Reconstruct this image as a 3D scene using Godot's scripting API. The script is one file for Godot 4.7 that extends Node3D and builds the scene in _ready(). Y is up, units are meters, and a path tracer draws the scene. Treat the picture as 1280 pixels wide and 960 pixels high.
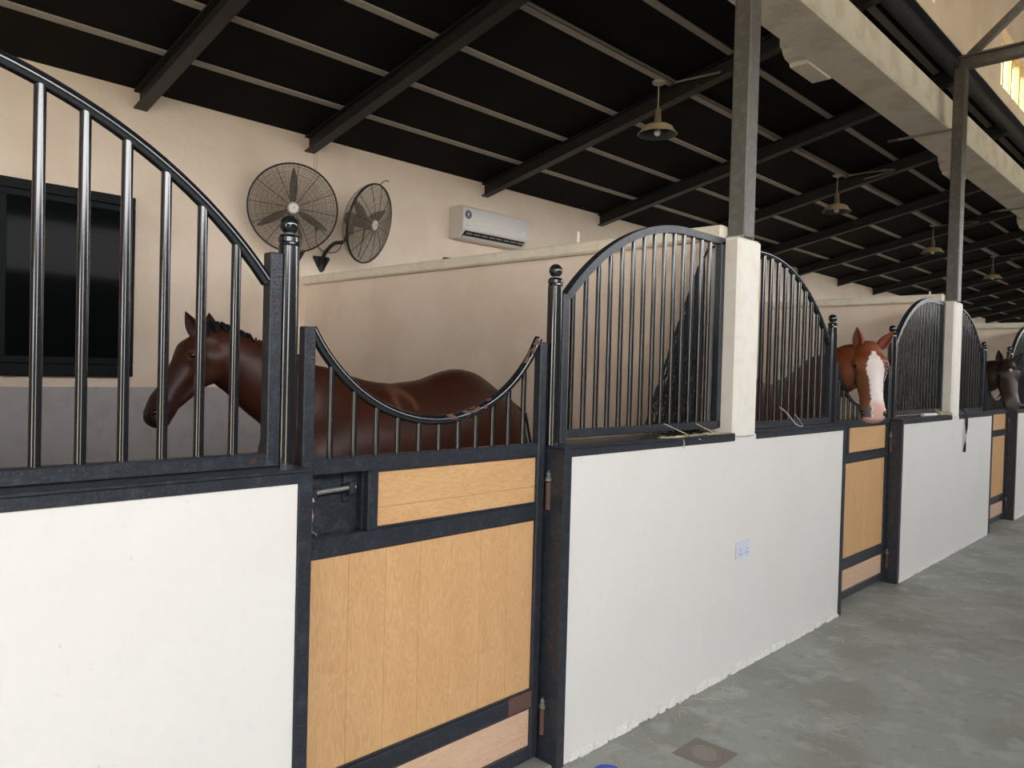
extends Node3D
# A stable aisle: stall fronts along +X (front face z = 0), aisle towards +z, back wall at z = -4.3.

const P := 4.0637          # stall spacing
const XA := 3.7167         # pillar left face (stall 1)
const XB := 3.9623         # pillar right face
const BACK := -4.3
const ROOF_T := 0.212      # slope of the lean-to roof
var names := {}
var M := {}

# ---------------------------------------------------------------- mesh builder
class G:
	var v := PackedVector3Array()
	var n := PackedVector3Array()
	var uv := PackedVector2Array()
	var col := PackedColorArray()
	var cur := Color.WHITE
	var with_col := false
	func tri(a: Vector3, b: Vector3, c: Vector3, na: Vector3, nb: Vector3, nc: Vector3, ua := Vector2.ZERO, ub := Vector2.ZERO, uc := Vector2.ZERO) -> void:
		if (b - a).cross(c - a).dot(na + nb + nc) > 0.0:
			v.append(a); v.append(c); v.append(b)
			n.append(na); n.append(nc); n.append(nb)
			uv.append(ua); uv.append(uc); uv.append(ub)
		else:
			v.append(a); v.append(b); v.append(c)
			n.append(na); n.append(nb); n.append(nc)
			uv.append(ua); uv.append(ub); uv.append(uc)
		if with_col:
			col.append(cur); col.append(cur); col.append(cur)
	func quad(a: Vector3, b: Vector3, c: Vector3, d: Vector3, nn: Vector3) -> void:
		tri(a, b, c, nn, nn, nn)
		tri(a, c, d, nn, nn, nn)
	func quad_uv(a: Vector3, b: Vector3, c: Vector3, d: Vector3, nn: Vector3) -> void:
		tri(a, b, c, nn, nn, nn, Vector2(0, 1), Vector2(1, 1), Vector2(1, 0))
		tri(a, c, d, nn, nn, nn, Vector2(0, 1), Vector2(1, 0), Vector2(0, 0))
	# chamfered box between two corners, in the frame t
	func box(lo: Vector3, hi: Vector3, bev := 0.0, t := Transform3D.IDENTITY) -> void:
		var c := (lo + hi) * 0.5
		var h := (hi - lo) * 0.5
		var b: float = min(bev, min(h.x, min(h.y, h.z)) * 0.9)
		for ax in 3:
			for s in [-1.0, 1.0]:
				var nn := Vector3.ZERO
				nn[ax] = s
				var u := (ax + 1) % 3
				var w := (ax + 2) % 3
				var p := []
				for k in [[-1, -1], [1, -1], [1, 1], [-1, 1]]:
					var q := Vector3.ZERO
					q[ax] = s * h[ax]
					q[u] = k[0] * (h[u] - b)
					q[w] = k[1] * (h[w] - b)
					p.append(t * (c + q))
				quad(p[0], p[1], p[2], p[3], (t.basis * nn).normalized())
		if b <= 0.0:
			return
		for ax in 3:
			var u := (ax + 1) % 3
			var w := (ax + 2) % 3
			for su in [-1.0, 1.0]:
				for sw in [-1.0, 1.0]:
					var p := []
					for k in [[-1.0, 0], [1.0, 0], [1.0, 1], [-1.0, 1]]:
						var q := Vector3.ZERO
						q[ax] = k[0] * (h[ax] - b)
						q[u] = su * (h[u] - (b if k[1] == 1 else 0.0))
						q[w] = sw * (h[w] - (0.0 if k[1] == 1 else b))
						p.append(t * (c + q))
					var nn := Vector3.ZERO
					nn[u] = su
					nn[w] = sw
					quad(p[0], p[1], p[2], p[3], (t.basis * nn).normalized())
		for sx in [-1.0, 1.0]:
			for sy in [-1.0, 1.0]:
				for sz in [-1.0, 1.0]:
					var s := Vector3(sx, sy, sz)
					var a := t * (c + s * (h - Vector3(0, b, b)))
					var bb := t * (c + s * (h - Vector3(b, 0, b)))
					var cc := t * (c + s * (h - Vector3(b, b, 0)))
					var nn := (t.basis * s).normalized()
					tri(a, bb, cc, nn, nn, nn)
	static func frame(dir: Vector3) -> Basis:
		var y := dir.normalized()
		var x := y.cross(Vector3.UP if absf(y.y) < 0.9 else Vector3.RIGHT).normalized()
		return Basis(x, y, x.cross(y))
	func cyl(a: Vector3, b: Vector3, ra: float, rb: float, seg := 16, caps := true) -> void:
		var f := frame(b - a)
		var sl: float = (ra - rb) / maxf((b - a).length(), 1e-6)
		for i in seg:
			var t0 := TAU * i / seg
			var t1 := TAU * (i + 1) / seg
			var d0 := f.x * cos(t0) + f.z * sin(t0)
			var d1 := f.x * cos(t1) + f.z * sin(t1)
			var n0 := (d0 + f.y * sl).normalized()
			var n1 := (d1 + f.y * sl).normalized()
			tri(a + d0 * ra, a + d1 * ra, b + d1 * rb, n0, n1, n1)
			tri(a + d0 * ra, b + d1 * rb, b + d0 * rb, n0, n1, n0)
			if caps:
				tri(a, a + d0 * ra, a + d1 * ra, -f.y, -f.y, -f.y)
				tri(b, b + d0 * rb, b + d1 * rb, f.y, f.y, f.y)
	# tube along points; sq > 0 gives a flattened (rectangular) section of half sizes r, sq
	func tube(pts: Array, r: float, seg := 8, caps := true, taper := 1.0) -> void:
		var m := pts.size()
		var rings := []
		var dirs := []
		var x := Vector3.ZERO
		for i in m:
			var d: Vector3 = (pts[mini(i + 1, m - 1)] - pts[maxi(i - 1, 0)]).normalized()
			if i == 0:
				x = frame(d).x
			else:
				x = (x - d * x.dot(d)).normalized()
			var z := x.cross(d)
			var rr := r * lerpf(1.0, taper, float(i) / maxf(m - 1, 1))
			var ring := []
			var dn := []
			for k in seg:
				var t := TAU * k / seg
				var q := x * cos(t) + z * sin(t)
				dn.append(q)
				ring.append(pts[i] + q * rr)
			rings.append(ring)
			dirs.append(dn)
		for i in m - 1:
			for k in seg:
				var k1 := (k + 1) % seg
				tri(rings[i][k], rings[i][k1], rings[i + 1][k1], dirs[i][k], dirs[i][k1], dirs[i + 1][k1])
				tri(rings[i][k], rings[i + 1][k1], rings[i + 1][k], dirs[i][k], dirs[i + 1][k1], dirs[i + 1][k])
		if caps:
			for e in [0, m - 1]:
				var d: Vector3 = (pts[1] - pts[0]).normalized() * -1.0 if e == 0 else (pts[m - 1] - pts[m - 2]).normalized()
				for k in seg:
					tri(pts[e], rings[e][k], rings[e][(k + 1) % seg], d, d, d)
	func torus(c: Vector3, axis: Vector3, R: float, r: float, seg := 48, sub := 6) -> void:
		var f := frame(axis)
		for i in seg:
			for k in sub:
				var q := []
				for e in [[0, 0], [1, 0], [1, 1], [0, 1]]:
					var a: float = TAU * (i + e[0]) / seg
					var b: float = TAU * (k + e[1]) / sub
					var o := f.x * cos(a) + f.z * sin(a)
					var nn := o * cos(b) + f.y * sin(b)
					q.append([c + o * R + nn * r, nn])
				tri(q[0][0], q[1][0], q[2][0], q[0][1], q[1][1], q[2][1])
				tri(q[0][0], q[2][0], q[3][0], q[0][1], q[2][1], q[3][1])
	# surface of revolution: profile of Vector2(radius, height) about axis through c
	func lathe(c: Vector3, axis: Vector3, prof: Array, seg := 24, inward := false) -> void:
		var f := frame(axis)
		for j in prof.size() - 1:
			var p0: Vector2 = prof[j]
			var p1: Vector2 = prof[j + 1]
			var e := p1 - p0
			var pn := Vector2(e.y, -e.x).normalized()
			if inward:
				pn = -pn
			for i in seg:
				var t0 := TAU * i / seg
				var t1 := TAU * (i + 1) / seg
				var d0 := f.x * cos(t0) + f.z * sin(t0)
				var d1 := f.x * cos(t1) + f.z * sin(t1)
				var n0 := (d0 * pn.x + f.y * pn.y).normalized()
				var n1 := (d1 * pn.x + f.y * pn.y).normalized()
				var a := c + d0 * p0.x + f.y * p0.y
				var b := c + d1 * p0.x + f.y * p0.y
				var cc := c + d1 * p1.x + f.y * p1.y
				var d := c + d0 * p1.x + f.y * p1.y
				if p0.x > 1e-6:
					tri(a, b, cc, n0, n1, n1)
				if p1.x > 1e-6:
					tri(a, cc, d, n0, n1, n0)
	func ball(c: Vector3, r: Vector3, seg := 20, t := Basis.IDENTITY) -> void:
		var rows := seg / 2
		for i in rows:
			for k in seg:
				var q := []
				for e in [[0, 0], [0, 1], [1, 1], [1, 0]]:
					var a: float = PI * (i + e[0]) / rows
					var b: float = TAU * (k + e[1]) / seg
					var d := Vector3(sin(a) * cos(b), cos(a), sin(a) * sin(b))
					q.append([c + t * (d * r), (t * (d / r)).normalized()])
				if i > 0:
					tri(q[0][0], q[1][0], q[2][0], q[0][1], q[1][1], q[2][1])
					tri(q[0][0], q[2][0], q[3][0], q[0][1], q[2][1], q[3][1])
				else:
					tri(q[0][0], q[2][0], q[3][0], q[0][1], q[2][1], q[3][1])
	# polygon (Vector2 list, in the xy plane of t) extruded from z0 to z1
	func prism(poly: PackedVector2Array, z0: float, z1: float, t := Transform3D.IDENTITY) -> void:
		var ids := Geometry2D.triangulate_polygon(poly)
		for s in [[z0, -1.0], [z1, 1.0]]:
			var nn := (t.basis * Vector3(0, 0, s[1])).normalized()
			for i in range(0, ids.size(), 3):
				var q := []
				for k in 3:
					var p: Vector2 = poly[ids[i + k]]
					q.append(t * Vector3(p.x, p.y, s[0]))
				tri(q[0], q[1], q[2], nn, nn, nn)
		var area := 0.0
		for i in poly.size():
			var p0 := poly[i]
			var p1 := poly[(i + 1) % poly.size()]
			area += p0.cross(p1)
		var sg := 1.0 if area > 0.0 else -1.0
		for i in poly.size():
			var p0 := poly[i]
			var p1 := poly[(i + 1) % poly.size()]
			var e := (p1 - p0).normalized() * sg
			var nn := (t.basis * Vector3(e.y, -e.x, 0)).normalized()
			quad(t * Vector3(p0.x, p0.y, z0), t * Vector3(p1.x, p1.y, z0), t * Vector3(p1.x, p1.y, z1), t * Vector3(p0.x, p0.y, z1), nn)
	# ribbon of rectangular section swept along points in the xy plane at depth z (half height hh, half depth hd)
	func rail(pts: Array, z: float, hh: float, hd: float) -> void:
		var m := pts.size()
		var L := []
		for i in m:
			var d: Vector2 = (pts[mini(i + 1, m - 1)] - pts[maxi(i - 1, 0)]).normalized()
			L.append(Vector2(-d.y, d.x))
		for i in m - 1:
			var a: Vector2 = pts[i]
			var b: Vector2 = pts[i + 1]
			var na: Vector2 = L[i]
			var nb: Vector2 = L[i + 1]
			var at := a + na * hh
			var ab := a - na * hh
			var bt := b + nb * hh
			var bb := b - nb * hh
			var nt := Vector3(na.x + nb.x, na.y + nb.y, 0).normalized()
			quad(Vector3(at.x, at.y, z - hd), Vector3(bt.x, bt.y, z - hd), Vector3(bt.x, bt.y, z + hd), Vector3(at.x, at.y, z + hd), nt)
			quad(Vector3(ab.x, ab.y, z - hd), Vector3(bb.x, bb.y, z - hd), Vector3(bb.x, bb.y, z + hd), Vector3(ab.x, ab.y, z + hd), -nt)
			for s in [-1.0, 1.0]:
				quad(Vector3(at.x, at.y, z + s * hd), Vector3(bt.x, bt.y, z + s * hd), Vector3(bb.x, bb.y, z + s * hd), Vector3(ab.x, ab.y, z + s * hd), Vector3(0, 0, s))
	func mesh() -> ArrayMesh:
		var a := []
		a.resize(Mesh.ARRAY_MAX)
		a[Mesh.ARRAY_VERTEX] = v
		a[Mesh.ARRAY_NORMAL] = n
		a[Mesh.ARRAY_TEX_UV] = uv
		if with_col:
			a[Mesh.ARRAY_COLOR] = col
		var m := ArrayMesh.new()
		m.add_surface_from_arrays(Mesh.PRIMITIVE_TRIANGLES, a)
		return m

# ---------------------------------------------------------------- scene helpers
func numbered(called: String) -> String:
	var k: int = names.get(called, 0)
	names[called] = k + 1
	return called if k == 0 else "%s_%03d" % [called, k]

func tag(o: Node, label := "", category := "", group := "", kind := "") -> Node:
	if label: o.set_meta("label", label)
	if category: o.set_meta("category", category)
	if group: o.set_meta("group", group)
	if kind: o.set_meta("kind", kind)
	return o

func thing(called: String, label: String, category: String, at := Vector3.ZERO, group := "", kind := "") -> Node3D:
	var o := Node3D.new()
	o.name = numbered(called)
	o.position = at
	add_child(o, true)
	tag(o, label, category, group, kind)
	return o

# commits a builder as ONE mesh; vertices are given in world space, off is the parent's base
func put(g, called: String, mat: Material, parent: Node = null, off := Vector3.ZERO) -> MeshInstance3D:
	var o := MeshInstance3D.new()
	o.mesh = g.mesh() if g is G else g
	o.material_override = mat
	o.cast_shadow = GeometryInstance3D.SHADOW_CASTING_SETTING_ON
	if parent == null:
		o.name = numbered(called)
		add_child(o, true)
	else:
		o.name = called
		o.position = -off
		parent.add_child(o, true)
	return o

func struct(g: G, called: String, mat: Material, label: String, category: String) -> MeshInstance3D:
	var o := put(g, called, mat)
	tag(o, label, category, "", "structure")
	return o

# a boxed piece centred on its own origin (parts in loops share meshes through this)
func piece(mesh: Mesh, called: String, mat: Material, parent: Node, at: Vector3) -> MeshInstance3D:
	var o := MeshInstance3D.new()
	o.mesh = mesh
	o.material_override = mat
	o.name = called
	o.position = at
	parent.add_child(o, true)
	return o

# ---------------------------------------------------------------- textures and materials
func noise(freq: float, seed_: int, oct := 4, type := FastNoiseLite.TYPE_SIMPLEX_SMOOTH) -> FastNoiseLite:
	var f := FastNoiseLite.new()
	f.noise_type = type
	f.frequency = freq
	f.seed = seed_
	f.fractal_octaves = oct
	return f

func nimg(f: FastNoiseLite, s: int) -> PackedByteArray:
	var i := f.get_seamless_image(s, s)
	i.convert(Image.FORMAT_L8)
	return i.get_data()

func tex(img: Image) -> ImageTexture:
	img.generate_mipmaps()
	return ImageTexture.create_from_image(img)

# layered blotches: base colour, then [noise bytes, low, high, colour, strength] layers
func blot(s: int, base: Color, layers: Array) -> ImageTexture:
	var out := PackedByteArray()
	out.resize(s * s * 3)
	for p in s * s:
		var c := base
		for l in layers:
			var x: float = l[0][p] / 255.0
			var t: float = clampf((x - l[1]) / (l[2] - l[1]), 0.0, 1.0) * l[4]
			if t > 0.0:
				c = c.lerp(l[3], t)
		out[p * 3] = int(clampf(c.r, 0, 1) * 255.0)
		out[p * 3 + 1] = int(clampf(c.g, 0, 1) * 255.0)
		out[p * 3 + 2] = int(clampf(c.b, 0, 1) * 255.0)
	return tex(Image.create_from_data(s, s, false, Image.FORMAT_RGB8, out))

func mat(t: Texture2D, scale: float, rough: float, tint := Color.WHITE, spec := 0.5, world := true) -> StandardMaterial3D:
	var m := StandardMaterial3D.new()
	m.albedo_color = tint
	m.roughness = rough
	m.metallic_specular = spec
	if t:
		m.albedo_texture = t
		m.uv1_triplanar = true
		m.uv1_world_triplanar = world
		m.uv1_scale = Vector3.ONE * scale
	return m

func rgb(r: int, g: int, b: int) -> Color:
	return Color(r / 255.0, g / 255.0, b / 255.0)

func wood_tex(s: int, seed_: int, a: Color, b: Color) -> ImageTexture:
	var f1 := noise(1.0, seed_, 3)
	var f2 := noise(1.0, seed_ + 5, 2)
	var out := PackedByteArray()
	out.resize(s * s * 3)
	for y in s:
		for x in s:
			var u := float(x) / s
			var w := float(y) / s
			var warp := f1.get_noise_2d(u * 7.0, w * 1.6)
			var ring := sin((u * 34.0 + warp * 9.0) * TAU * 0.5) * 0.5 + 0.5
			var fib := f2.get_noise_2d(u * 160.0, w * 7.0) * 0.5 + 0.5
			var tone := f2.get_noise_2d(u * 5.0 + 40.0, w * 1.0) * 0.5 + 0.5
			var t := clampf(ring * 0.28 + fib * 0.5 + tone * 0.3 - 0.1, 0, 1)
			var c := a.lerp(b, t)
			var p := (y * s + x) * 3
			out[p] = int(c.r * 255.0)
			out[p + 1] = int(c.g * 255.0)
			out[p + 2] = int(c.b * 255.0)
	return tex(Image.create_from_data(s, s, false, Image.FORMAT_RGB8, out))

func bump(f: FastNoiseLite, s: int, strength: float) -> ImageTexture:
	var i := f.get_seamless_image(s, s)
	i.convert(Image.FORMAT_RGBA8)
	i.bump_map_to_normal_map(strength)
	return tex(i)

func with_bump(m: StandardMaterial3D, t: Texture2D, k: float) -> StandardMaterial3D:
	m.normal_enabled = true
	m.normal_texture = t
	m.normal_scale = k
	return m

func make_materials() -> void:
	var s := 512
	var big := nimg(noise(0.006, 1, 4), s)
	var mid := nimg(noise(0.02, 2, 4), s)
	var fine := nimg(noise(0.09, 3, 3), s)
	var speck := nimg(noise(0.16, 4, 2), s)
	var drip := nimg(noise(0.012, 9, 3), s)
	var soft := bump(noise(0.03, 11, 4), 512, 3.0)
	var rough_n := bump(noise(0.12, 12, 3), 512, 5.0)
	# front half walls: white gloss paint, a little grubby
	M.white = with_bump(mat(blot(s, rgb(229, 226, 221), [[big, 0.5, 0.85, rgb(226, 222, 215), 0.4], [fine, 0.66, 0.8, rgb(224, 222, 218), 0.3], [speck, 0.9, 0.96, rgb(160, 154, 142), 0.3]]), 0.45, 0.5), soft, 0.25)
	M.chip = mat(blot(s, rgb(236, 234, 230), [[fine, 0.5, 0.75, rgb(205, 198, 184), 0.6]]), 2.0, 0.9)
	# stall walls: cream emulsion with dusty stains
	M.cream = with_bump(mat(blot(s, rgb(241, 223, 204), [[big, 0.48, 0.8, rgb(226, 205, 182), 0.5], [mid, 0.6, 0.85, rgb(242, 228, 208), 0.5], [fine, 0.7, 0.9, rgb(222, 206, 182), 0.3]]), 0.3, 0.75), soft, 0.2)
	M.cap = mat(blot(s, rgb(236, 226, 206), [[mid, 0.5, 0.8, rgb(220, 206, 180), 0.5], [fine, 0.7, 0.85, rgb(206, 190, 160), 0.4]]), 0.7, 0.75)
	M.pillar = with_bump(mat(blot(s, rgb(237, 231, 219), [[mid, 0.5, 0.85, rgb(228, 220, 205), 0.6], [speck, 0.84, 0.92, rgb(160, 150, 130), 0.35]]), 0.8, 0.6), soft, 0.2)
	M.dado = mat(blot(s, rgb(180, 176, 177), [[mid, 0.5, 0.8, rgb(168, 163, 163), 0.6], [fine, 0.7, 0.85, rgb(192, 187, 186), 0.3]]), 0.5, 0.7)
	M.floor = with_bump(mat(blot(1024, rgb(150, 152, 145), [[nimg(noise(0.004, 21, 5), 1024), 0.42, 0.75, rgb(130, 132, 123), 0.8], [nimg(noise(0.012, 22, 5), 1024), 0.55, 0.8, rgb(169, 171, 166), 0.7], [nimg(noise(0.03, 23, 4), 1024), 0.62, 0.85, rgb(130, 122, 102), 0.5], [nimg(noise(0.11, 24, 3), 1024), 0.62, 0.9, rgb(178, 177, 166), 0.35]]), 0.3, 0.55), bump(noise(0.012, 25, 5), 512, 4.0), 0.3)
	M.bed = mat(blot(s, rgb(150, 138, 112), [[fine, 0.4, 0.7, rgb(96, 84, 62), 0.8]]), 1.0, 0.95)
	M.ground = mat(blot(s, rgb(214, 200, 172), [[mid, 0.4, 0.8, rgb(196, 180, 150), 0.7]]), 0.2, 0.95)
	# black gloss paint on steel: dust, scuffs, chips, rare rust
	M.black = with_bump(mat(blot(s, rgb(37, 41, 48), [[mid, 0.5, 0.8, rgb(56, 62, 71), 0.7], [fine, 0.6, 0.85, rgb(74, 79, 87), 0.6], [drip, 0.86, 0.9, rgb(84, 58, 48), 0.6], [speck, 0.83, 0.9, rgb(140, 142, 142), 0.6]]), 1.6, 0.36), rough_n, 0.12)
	M.bar = (mat(blot(s, rgb(24, 26, 30), [[mid, 0.5, 0.8, rgb(34, 37, 42), 0.7], [speck, 0.83, 0.9, rgb(150, 152, 152), 0.7]]), 2.2, 0.14, Color.WHITE, 0.9))
	M.rust = mat(blot(s, rgb(108, 76, 62), [[fine, 0.42, 0.66, rgb(58, 52, 52), 0.8], [speck, 0.7, 0.85, rgb(172, 130, 108), 0.7]]), 3.0, 0.8)
	M.bare = mat(blot(s, rgb(150, 148, 142), [[fine, 0.45, 0.75, rgb(84, 80, 76), 0.8]]), 4.0, 0.45)
	M.bare.metallic = 0.5
	M.steel = with_bump(mat(blot(s, rgb(84, 80, 73), [[mid, 0.45, 0.75, rgb(104, 100, 92), 0.7], [fine, 0.6, 0.85, rgb(62, 60, 57), 0.6], [speck, 0.8, 0.9, rgb(150, 144, 132), 0.5]]), 1.2, 0.42), rough_n, 0.15)
	M.roof = mat(blot(s, rgb(19, 19, 20), [[big, 0.45, 0.8, rgb(26, 25, 24), 0.7]]), 0.4, 0.8, Color.WHITE, 0.25)
	M.beam = mat(blot(s, rgb(26, 26, 27), [[mid, 0.5, 0.8, rgb(38, 37, 36), 0.7]]), 1.0, 0.5)
	M.purlin = mat(blot(s, rgb(158, 154, 146), [[fine, 0.5, 0.8, rgb(130, 124, 116), 0.6]]), 1.4, 0.6)
	M.concrete = with_bump(mat(blot(s, rgb(214, 209, 198), [[big, 0.45, 0.75, rgb(196, 187, 172), 0.7], [mid, 0.55, 0.8, rgb(216, 212, 202), 0.6], [fine, 0.65, 0.85, rgb(168, 158, 140), 0.35]]), 0.6, 0.85), soft, 0.3)
	M.conc_under = M.concrete
	M.stone = mat(blot(s, rgb(128, 122, 114), [[mid, 0.5, 0.8, rgb(108, 102, 96), 0.7]]), 0.5, 0.9)
	M.wood = []
	for k in 3:
		var t := wood_tex(512, 31 + k * 7, rgb(196, 150, 102), rgb(224, 184, 136))
		var m := mat(t, 1.6, 0.5, Color.WHITE, 0.4)
		m.uv1_offset = Vector3(0.31 * k, 0.17 * k, 0)
		M.wood.append(m)
	var th := wood_tex(512, 77, rgb(196, 150, 102), rgb(224, 184, 134)).get_image()
	th.rotate_90(CLOCKWISE)
	M.wood_h = mat(ImageTexture.create_from_image(th), 1.6, 0.5, Color.WHITE, 0.4)
	var tp := wood_tex(512, 93, rgb(200, 164, 136), rgb(224, 192, 164)).get_image()
	tp.rotate_90(CLOCKWISE)
	M.wood_pink = mat(ImageTexture.create_from_image(tp), 1.6, 0.6, Color.WHITE, 0.3)
	M.fan = mat(null, 1, 0.5, rgb(74, 66, 58))
	M.fan_wire = mat(null, 1, 0.5, rgb(132, 120, 104))
	M.fan_dark = mat(null, 1, 0.5, rgb(38, 34, 32))
	M.plastic = mat(null, 1, 0.35, rgb(226, 222, 216))
	M.plastic_dark = mat(null, 1, 0.5, rgb(30, 29, 29))
	M.plastic_grey = mat(null, 1, 0.4, rgb(168, 164, 160))
	M.socket = mat(null, 1, 0.3, rgb(214, 218, 232))
	M.shade = mat(blot(s, rgb(186, 172, 140), [[fine, 0.45, 0.75, rgb(150, 132, 98), 0.7]]), 3.0, 0.6)
	M.shade_in = mat(null, 1, 0.6, rgb(70, 72, 74))
	M.lamp_neck = mat(blot(s, rgb(120, 108, 82), [[fine, 0.45, 0.75, rgb(92, 80, 60), 0.7]]), 4.0, 0.7)
	M.bulb = mat(null, 1, 0.25, rgb(226, 226, 232))
	M.cord = mat(null, 1, 0.6, rgb(160, 156, 146))
	M.conduit = mat(null, 1, 0.55, rgb(120, 118, 112))
	M.glass_dark = mat(null, 1, 0.06, rgb(16, 18, 19), 0.12)
	M.frame = mat(null, 1, 0.5, rgb(18, 21, 25), 0.25)
	M.frame_lit = mat(null, 1, 0.6, rgb(236, 208, 142))
	M.net = mat(null, 1, 0.85, rgb(30, 31, 33))
	M.hay = mat(null, 1, 0.9, rgb(208, 198, 160))
	M.strap = mat(null, 1, 0.8, rgb(40, 36, 38))
	M.rope = mat(null, 1, 0.85, rgb(150, 150, 148))
	M.pink = mat(null, 1, 0.8, rgb(168, 74, 88))
	M.blue = mat(null, 1, 0.35, rgb(28, 62, 190))
	M.drain = mat(blot(s, rgb(142, 136, 126), [[fine, 0.45, 0.75, rgb(124, 116, 106), 0.8]]), 3.0, 0.8)
	M.drain_dark = mat(blot(s, rgb(128, 121, 112), [[fine, 0.45, 0.75, rgb(110, 103, 95), 0.8]]), 3.0, 0.85)
	M.glass = mat(null, 1, 0.02, Color(0.9, 0.95, 0.95, 0.08))
	M.glass.transparency = BaseMaterial3D.TRANSPARENCY_ALPHA
	M.coat = StandardMaterial3D.new()
	M.coat.vertex_color_use_as_albedo = true
	M.coat.roughness = 0.42
	M.coat.metallic_specular = 0.4
	M.hair = mat(null, 1, 0.7, rgb(20, 17, 16))
	M.eye = mat(null, 1, 0.1, rgb(16, 10, 8))
	M.hoof = mat(null, 1, 0.6, rgb(50, 44, 40))

# ---------------------------------------------------------------- structure
func roof_y(z: float) -> float:
	return 3.66 + ROOF_T * (z - BACK)

# a box whose top and bottom follow the roof slope between two z
func sloped(g: G, x0: float, x1: float, z0: float, z1: float, off0: float, off1: float) -> void:
	var p := []
	for x in [x0, x1]:
		for z in [z0, z1]:
			for o in [off0, off1]:
				p.append(Vector3(x, roof_y(z) + o, z))
	var up := Vector3(0, 1, -ROOF_T).normalized()
	g.quad(p[0], p[2], p[6], p[4], -up)
	g.quad(p[1], p[3], p[7], p[5], up)
	g.quad(p[0], p[1], p[3], p[2], Vector3.LEFT)
	g.quad(p[4], p[5], p[7], p[6], Vector3.RIGHT)
	g.quad(p[0], p[1], p[5], p[4], Vector3.FORWARD)
	g.quad(p[2], p[3], p[7], p[6], Vector3.BACK)

const X0 := -4.6
const X1 := 37.0
const RAFTERS := [-1.9, 0.15, 2.27, 3.75, 5.97, 8.08, 10.12, 12.15, 14.2, 16.15, 18.2, 20.25, 22.3, 24.35, 26.4, 28.45, 30.5, 32.55, 34.6]

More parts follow.
